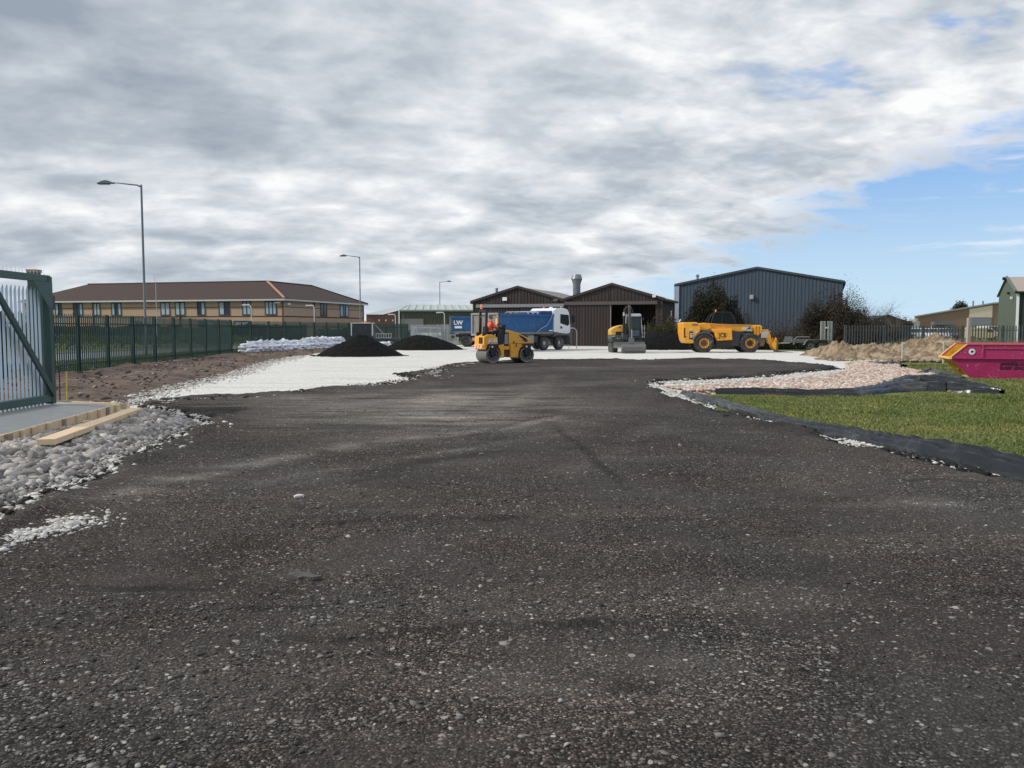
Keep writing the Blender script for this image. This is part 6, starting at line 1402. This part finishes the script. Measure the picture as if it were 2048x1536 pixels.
mb.build('grab_rails', galv, ex)
mb = MB(); mb.box((.9, 1.08, 2.28), (.04, .10, .2)); mb.tube([(.88, .96, 2.1), (.9, 1.08, 2.2)], .012, 5); mb.build('mirror', black, ex)
# boom and dipper
boom = MB(); boom.box((.98, -.13, 1.05), (.35, .34, .45)); boom.build('boom_foot', dkgrey, ex, bevel=.03)
def beam_(name, pts, wy, th_, mat, yc, bevel=.02):
    """bent box beam in the x,z plane"""
    P = [Vector((p[0], 0, p[1])) for p in pts]; up = []; dn = []
    for i, p in enumerate(P):
        d_ = (P[min(i+1, len(P)-1)]-P[max(i-1, 0)]).normalized(); n_2 = Vector((-d_.z, 0, d_.x)); h_ = th_[i]/2
        up.append((p.x+n_2.x*h_, p.z+n_2.z*h_)); dn.append((p.x-n_2.x*h_, p.z-n_2.z*h_))
    return MB().prism(up+dn[::-1], yc-wy/2, yc+wy/2).build(name, mat, ex, bevel=bevel)
beam_('boom', [(1.0, 1.15), (1.05, 2.0), (1.35, 2.55), (2.1, 3.02)], .24, [.3, .32, .3, .18], black, -.15)
beam_('dipper', [(1.95, 3.10), (2.15, 2.9), (2.55, 1.7), (2.75, .95)], .16, [.2, .28, .24, .16], dkgrey, -.02)
MB().tube([(1.3, -.16, 1.3), (1.62, -.16, 2.55)], .05, 8).build('boom_ram', black, ex); MB().tube([(1.47, -.16, 1.9), (1.7, -.16, 2.6)], .03, 8).build('ram_rod', M('chrome_rod', (.6, .6, .6), .2, .8), ex)
MB().tube([(2.55, .03, 2.3), (2.88, .03, 1.35)], .045, 8).build('bucket_ram', black, ex); MB().tube([(2.86, .04, 1.55), (2.97, .04, 1.0)], .028, 8).build('ram_rod', bpy.data.materials['chrome_rod'], ex)
mb = MB(); mb.tube([(1.5, -.3, 2.55), (1.75, -.34, 2.85), (2.0, -.2, 3.0), (2.15, -.06, 3.05)], .018, 6); mb.tube([(2.0, .08, 3.05), (2.15, .18, 2.8), (2.1, .22, 2.65), (1.95, .15, 2.6)], .018, 6); mb.tube([(1.4, -.35, 2.3), (1.55, -.33, 2.62), (1.75, -.25, 2.75)], .02, 6); mb.build('boom_hoses', M('hose_grey', (.11, .11, .11), .5), ex, smooth=True)
mb = MB(); mb.bb(1.56, 1.66, -.36, -.24, 2.45, 2.68); mb.build('work_light', M('light_cream', (.55, .55, .5), .4), ex, bevel=.02)
bk_ = empty('bucket'); bk_.parent = ex; bk_.location = (2.85, 0, 0)
bp_ = [(.0, .62), (.22, .60), (.34, .42), (.32, .18), (.16, .04), (-.12, .02), (-.12, .06), (.12, .09), (.26, .22), (.27, .40), (.18, .53), (.0, .56)]
MB().prism(bp_, -.62, .92).build('shell', M('bucket_grey', (.15, .15, .145), .55, .3, var=.25, scale=4), bk_, bevel=.006)
for y_ in (-.62, .90): MB().prism([(.0, .60), (.22, .58), (.32, .42), (.30, .18), (.14, .06), (-.12, .04), (-.2, .3)], y_, y_+.03).build('cheek', steel, bk_)
MB().prism([(-.15, 1.0), (.1, 1.05), (.2, .62), (-.1, .58)], -.14, .20).build('quick_hitch', M('hitch_grey', (.10, .10, .10), .5), bk_, bevel=.02)

# ---- plant trailer ------------------------------------------------------------
Ytr = 61.4; tx = XA(1577, Ytr); tr = empty('plant_trailer', (tx, Ytr, 0), R(4)); tag(tr, 'grey twin axle plant trailer with two loading ramps standing upright', 'trailer')
trg = M('trailer_grey', (.15, .15, .14), .6, .1, var=.25)
MB().bb(-.05, 3.0, -.7, .7, .62, .72).build('deck', greypl, tr, bevel=.01)
for s_ in (-1, 1): MB().bb(-.05, 3.0, s_*.74-.03, s_*.74+.03, .55, .78).build('side_rail', trg, tr, bevel=.01)
MB().bb(.0, .1, -.72, .72, .72, 1.02).build('headboard', greypl, tr); MB().tube([(.1, -.74, .76), (.35, -.74, 1.0), (1.3, -.74, 1.0)], .02, 6).build('front_rail', galv, tr)
MB().tube([(0, -.4, .55), (-.55, 0, .52), (-1.1, 0, .50)], .045, 8).build('drawbar', steel, tr); MB().tube([(0, .4, .55), (-.55, 0, .52)], .045, 8).build('drawbar', steel, tr)
MB().tube([(-.8, 0, .0), (-.8, 0, .75)], .035, 8).build('jockey_wheel', steel, tr)
for x_ in (1.30, 2.12):
    for s_ in (-1, 1): wheel(tr, x_, s_*.88, .34, .20, steel, side=s_, rim_r=.6, spokes=5)
for s_ in (-1, 1):
    MB().prism([(.78, .40), (.95, .72), (1.10, .80), (2.45, .80), (2.58, .74), (2.66, .45), (2.62, .45), (2.54, .70), (2.42, .75), (1.12, .75), (.99, .68), (.83, .40)], s_*.88-.12, s_*.88+.12).build('mudguard', trg, tr)
rampm = M('ramp_grey', (.36, .37, .34), .6, .1)
for y_, x_ in ((-.60, 2.36), (-.60, 2.88)):
    mb = MB(); 
    for k in (-.16, .16): mb.box((x_+k*.7, y_, 1.40), (.15, .08, 1.50))
    for k in range(9): mb.box((x_, y_, .80+k*.155), (.2, .04, .03))
    mb.build('ramp', rampm, tr, bevel=.004)
# show the pair side by side as in the photo: a cross tube joins them
MB().bb(2.5, 2.74, -.62, -.58, 1.65, 1.74).build('ramp_brace', rampm, tr); MB().bb(2.5, 2.76, -.66, -.64, 1.62, 1.72).build('ramp_label', white, tr)
MB().bb(2.0, 3.05, -.72, -.66, .5, .62).build('light_board', steel, tr)

# ---- skip -----------------------------------------------------------------------
skx, sky_ = G(1943, 757, -.06); skp = empty('skip', (skx, sky_, -.05), R(-17)); tag(skp, 'magenta open skip with a yellow inside and black lettering at the right edge', 'skip')
Wd = 1.75
def panel(pts4, n, th_, name, mat, bevel=.0):
    a = [Vector(p) for p in pts4]; nn = Vector(n).normalized()*th_; V = a+[p+nn for p in a]; k = len(a)
    mb = MB(); mb.add([tuple(v) for v in V], [tuple(range(k-1, -1, -1)), tuple(range(k, 2*k))]+[(i, (i+1) % k, (i+1) % k+k, i+k) for i in range(k)])
    o = mb.build(name, mat, skp, bevel=bevel); bm = bmesh.new(); bm.from_mesh(o.data); bmesh.ops.recalc_face_normals(bm, faces=bm.faces); bm.to_mesh(o.data); bm.free(); return o
LN = 2.3; HT = 1.13
# near side: lower panel slightly inboard of the upper band
rimp = M('rim_pink', (.50, .10, .15), .5)
for y_, s_ in ((0, -1), (Wd, 1)):
    panel([(0, y_-s_*.07, 0), (LN, y_-s_*.07, 0), (LN+.62, y_-s_*.02, .67), (-.66, y_-s_*.02, .67)], (0, -s_, 0), .02, 'side_lower', magenta)
    panel([(-.66, y_, .66), (LN+.66, y_, .66), (LN+.20, y_, HT), (-.17, y_, HT)], (0, -s_, 0), .018, 'side_upper', magenta)
    MB().bb(-.17, LN+.2, y_-.035, y_+.035, HT-.0, HT+.05).build('top_rim', rimp, skp, bevel=.006)
    MB().bb(-.60, LN+.6, y_-.015+s_*.03, y_+.015+s_*.03, .655, .69).build('side_rib', magenta, skp, bevel=.004)
    mb = MB(); mb.tube([(-.68, y_, .69), (-.17, y_, HT+.02)], .028, 6); mb.build('end_rim', M('rim_orange', (.75, .40, .18), .5), skp)
    for k in range(1): MB().bb(.27, .33, y_+s_*.0-.02+s_*.02, y_+.02+s_*.02, .69, HT).build('side_rib', magenta, skp, bevel=.004)
panel([(.30, .0, HT-.14), (LN+.2, 0, HT-.14), (LN+.2, 0, HT-.10), (.30, 0, HT-.10)], (0, -1, 0), .03, 'rim_fold', magenta)
panel([(0, .07, 0), (0, Wd-.07, 0), (-.66, Wd-.02, .67), (-.66, .02, .67)], (1, 0, .9), .02, 'end_panel', skipyel)
panel([(LN, .07, 0), (LN, Wd-.07, 0), (LN+.62, Wd-.02, .67), (LN+.62, .02, .67)], (-1, 0, .9), .02, 'end_panel', skipyel)
panel([(LN+.60, .0, .67), (LN+.60, Wd, .67), (LN+.20, Wd, HT), (LN+.20, .0, HT)], (-1, 0, -.6), .02, 'end_panel', skipyel)
panel([(0.02, .08, .01), (LN, .08, .01), (LN, Wd-.08, .01), (0.02, Wd-.08, .01)], (0, 0, 1), .02, 'floor_panel', skipyel)
for y_, s_ in ((.025, 1), (Wd-.025, -1)): panel([(-.62, y_, .64), (LN+.6, y_, .64), (LN+.16, y_, HT-.01), (-.15, y_, HT-.01)], (0, s_, 0), .004, 'inner_side', skipyel); panel([(.02, y_+s_*.06, .02), (LN, y_+s_*.06, .02), (LN+.6, y_+s_*.01, .65), (-.64, y_+s_*.01, .65)], (0, s_, 0), .004, 'inner_side', skipyel)
MB().bb(-.72, -.62, -.03, Wd+.03, .64, .71).build('end_lip', M('lip_orange', (.85, .50, .12), .45), skp, bevel=.008)
lathe_obj('round_sticker', [(0, -.014), (.10, -.014), (.10, -.004)], (-.02, -.008, .90), white, skp, 'y', 24)
MB().prism([(-.075, .88), (-.02, .955), (.005, .93), (.04, .92), (-.015, .85), (-.04, .88)], -.030, -.024).build('sticker_mark', black, skp)
lb_ = M('skip_lettering', (.045, .006, .03), .5)
text('lettering', 'pinkskip.co.uk', .165, lb_, skp, (.86, .027, .50), (R(94.3), 0, 0), sx=1.0, bold=.006, align='LEFT')
text('lettering', '01507 330127', .145, lb_, skp, (.85, .038, .35), (R(94.3), 0, 0), sx=1.0, bold=.006, align='LEFT')
for k, y_ in enumerate((.35, .6, .85)): MB().box((-.04-.02, y_, .035), (.05, .05, .09), (0, -.7, 0)).build('paint_chip', white, skp)
load = sheet('skip_load', *[a for a in (lambda X_, Y_: (X_, Y_, .30+.12*fbm(X_*3, Y_*3, 4)-.5*np.maximum(0, -.05-X_)*0))(*np.meshgrid(np.linspace(-.30, LN, 50), np.linspace(.1, Wd-.1, 30)))], np.ones((30, 50), bool), sand); load.location = skp.location; load.rotation_euler = skp.rotation_euler; tag(load, 'brown earth lying inside the magenta skip', 'earth')

# ---- parked cars and small vehicles beyond the fences ----------------------------
def van(name, loc, rz, col, label, cat='van', grp=None, L=4.4, H=1.75):
    v = empty(name, loc, rz); tag(v, label, cat, grp); r_ = .31
    if cat == 'van': pr_ = [(0, .35), (0, 1.0), (.05, H), (L-1.9, H), (L-1.3, H-.05), (L-.75, 1.10), (L-.1, .92), (L, .7), (L, .32)]
    else: pr_ = [(0, .35), (0, .85), (.15, .95), (.6, H-.02), (1.2, H), (L-2.0, H-.05), (L-1.3, .98), (L-.2, .82), (L, .6), (L, .3)]
    MB().prism(pr_, -.85, .85).build('body', col, v, bevel=.06)
    gy = .855
    for s_ in (-1, 1):
        if cat == 'van': MB().prism([(L-1.95, 1.12), (L-1.95, H-.18), (L-1.45, H-.18), (L-1.0, 1.12)], s_*gy-.01, s_*gy+.01).build('side_window', glass, v)
        else: MB().prism([(.62, .95), (.85, H-.12), (L-2.05, H-.14), (L-1.5, .98)], s_*gy-.01, s_*gy+.01).build('side_window', glass, v)
        for x_ in (.8, L-.8): wheel(v, x_, s_*.78, r_, .2, steel, side=s_)
    xw = L-1.3
    MB().prism([(L-1.28, H-.06), (L-.80, 1.14), (L-.76, 1.12), (L-1.24, H-.04)] if cat == 'van' else [(L-1.93, H-.08), (L-1.36, .99), (L-1.32, 1.0), (L-1.9, H-.06)], -.75, .75).build('windscreen', glass, v)
    for s_ in (-1, 1): MB().bb(L-.06, L+.01, s_*.65-.14, s_*.65+.14, .6, .78).build('headlight', windowg, v); MB().bb(-.02, .04, s_*.72-.08, s_*.72+.08, .8, 1.1).build('rear_light', redlens, v)
    return v
silver = M('silver_car_paint', (.45, .47, .50), .3, .3); whc = M('white_car_paint', (.7, .72, .74), .3); bluec = M('blue_car_paint', (.03, .10, .30), .3); dkc = M('dark_car_paint', (.03, .035, .045), .3)
van('parked_van', (XA(838, 97), 97, 0), R(-75), whc, 'white van parked left of the blue lorries behind the grey palisade, nearest of the two', 'van')
van('parked_van', (XA(862, 99), 99, 0), R(-80), whc, 'white van parked behind the grey palisade, closest to the second blue lorry', 'van')
van('parked_car', (XA(822, 101), 101, 0), R(-70), dkc, 'dark car parked beside the white vans behind the grey palisade', 'car', H=1.45)
yl = 117
lbs = ['blue car parked left of the white cars behind the right palisade', 'leftmost white car behind the earth mound', 'middle white car in the row behind the earth mound', 'rightmost white car in the row behind the earth mound', 'silver car parked right of the white row in front of the tan brick unit', 'dark blue car parked below the canopy of the tan brick unit']
for i, (p, c) in enumerate(((1797, bluec), (1817, whc), (1833, whc), (1850, whc), (1868, silver), (1884, dkc))):
    van('parked_car', (XA(p, yl), yl, 0), R(-100+random.uniform(-6, 6)), c, lbs[i], 'car', H=1.62, L=4.1)
van('parked_van', (XA(1966, 112), 112, 0), R(-95), whc, 'white van parked in front of the grey roller door of the tan brick unit', 'van', H=1.9)
van('parked_van', (XA(1928, 108), 108, 0), R(-10), M('tan_van_paint', (.45, .38, .22), .5), 'tan van parked behind the tall bleached timber post', 'van', H=1.7)
# red mast of a loader in the far yard
rd_ = empty('forklift', (XA(1813, 119), 119, 0), 0); tag(rd_, 'small red forklift with a white topped mast in front of the cream container', 'forklift')
redm = M('forklift_red', (.35, .02, .025), .4)
MB().prism([(-.5, .3), (-.5, 1.0), (-.1, 1.1), (.5, 1.0), (.5, .3)], -.5, .5).build('body', redm, rd_, bevel=.05); MB().bb(.5, .62, -.4, .4, .1, 2.7).build('mast', redm, rd_); MB().bb(.2, 1.1, -.4, .4, 2.7, 2.85).build('mast_top', white, rd_)
MB().tube([(-.4, -.4, 1), (-.35, -.4, 2.0), (.4, -.4, 2.0), (.45, -.4, 1)], .04, 6).build('overhead_guard', black, rd_)
for x_ in (-.3, .35):
    for s_ in (-1, 1): wheel(rd_, x_, s_*.5, .25, .16, dkgrey, side=s_)
# light lorry hidden behind the pointed heap
ll = empty('flatbed_lorry', (XA(704, 71), 71, 0), R(6)); tag(ll, 'small dark lorry with a white cab frame and amber beacon behind the pointed tarmac heap', 'lorry')
MB().prism([(0, .5), (0, 1.55), (.15, 1.98), (1.75, 2.02), (1.82, 1.6), (1.85, .5)], -.85, .85).build('cab', dkc, ll, bevel=.05)
for x_ in (.02, 1.78): MB().bb(x_-.045, x_+.045, -.93, -.86, 1.0, 2.05).build('cab_pillar', white, ll)
MB().bb(-.05, 1.9, -.95, .9, 2.03, 2.08).build('cab_roof', white, ll, bevel=.02); MB().bb(.25, 1.55, -.875, -.852, 1.25, 1.9).build('side_window', glass, ll)
lathe_obj('beacon', [(.09, 2.12), (.09, 2.26), (0, 2.3)], (1.1, 0, 0), amber, ll, 'z', 10); MB().bb(.8, 1.5, -.1, .1, 2.12, 2.16).build('beacon_bar', amber, ll)
MB().bb(1.9, 4.1, -.9, .9, .62, .78).build('flat_bed', dkgrey, ll); mb = MB(); mb.tube([(2.0, -.6, 1.9), (2.9, -.6, .95)], .06, 6); mb.build('loading_arm', steel, ll)
mb = MB(); mb.bb(2.05, 3.4, -.93, -.9, .78, .84); mb.bb(2.05, 3.4, -.93, -.9, 1.15, 1.2)
for k in range(7): mb.bb(2.07+k*.21, 2.12+k*.21, -.93, -.9, .84, 1.15)
mb.build('side_gate', galv, ll)
for x_ in (.6, 3.3):
    for s_ in (-1, 1): wheel(ll, x_, s_*.75, .38, .22, steel, side=s_)
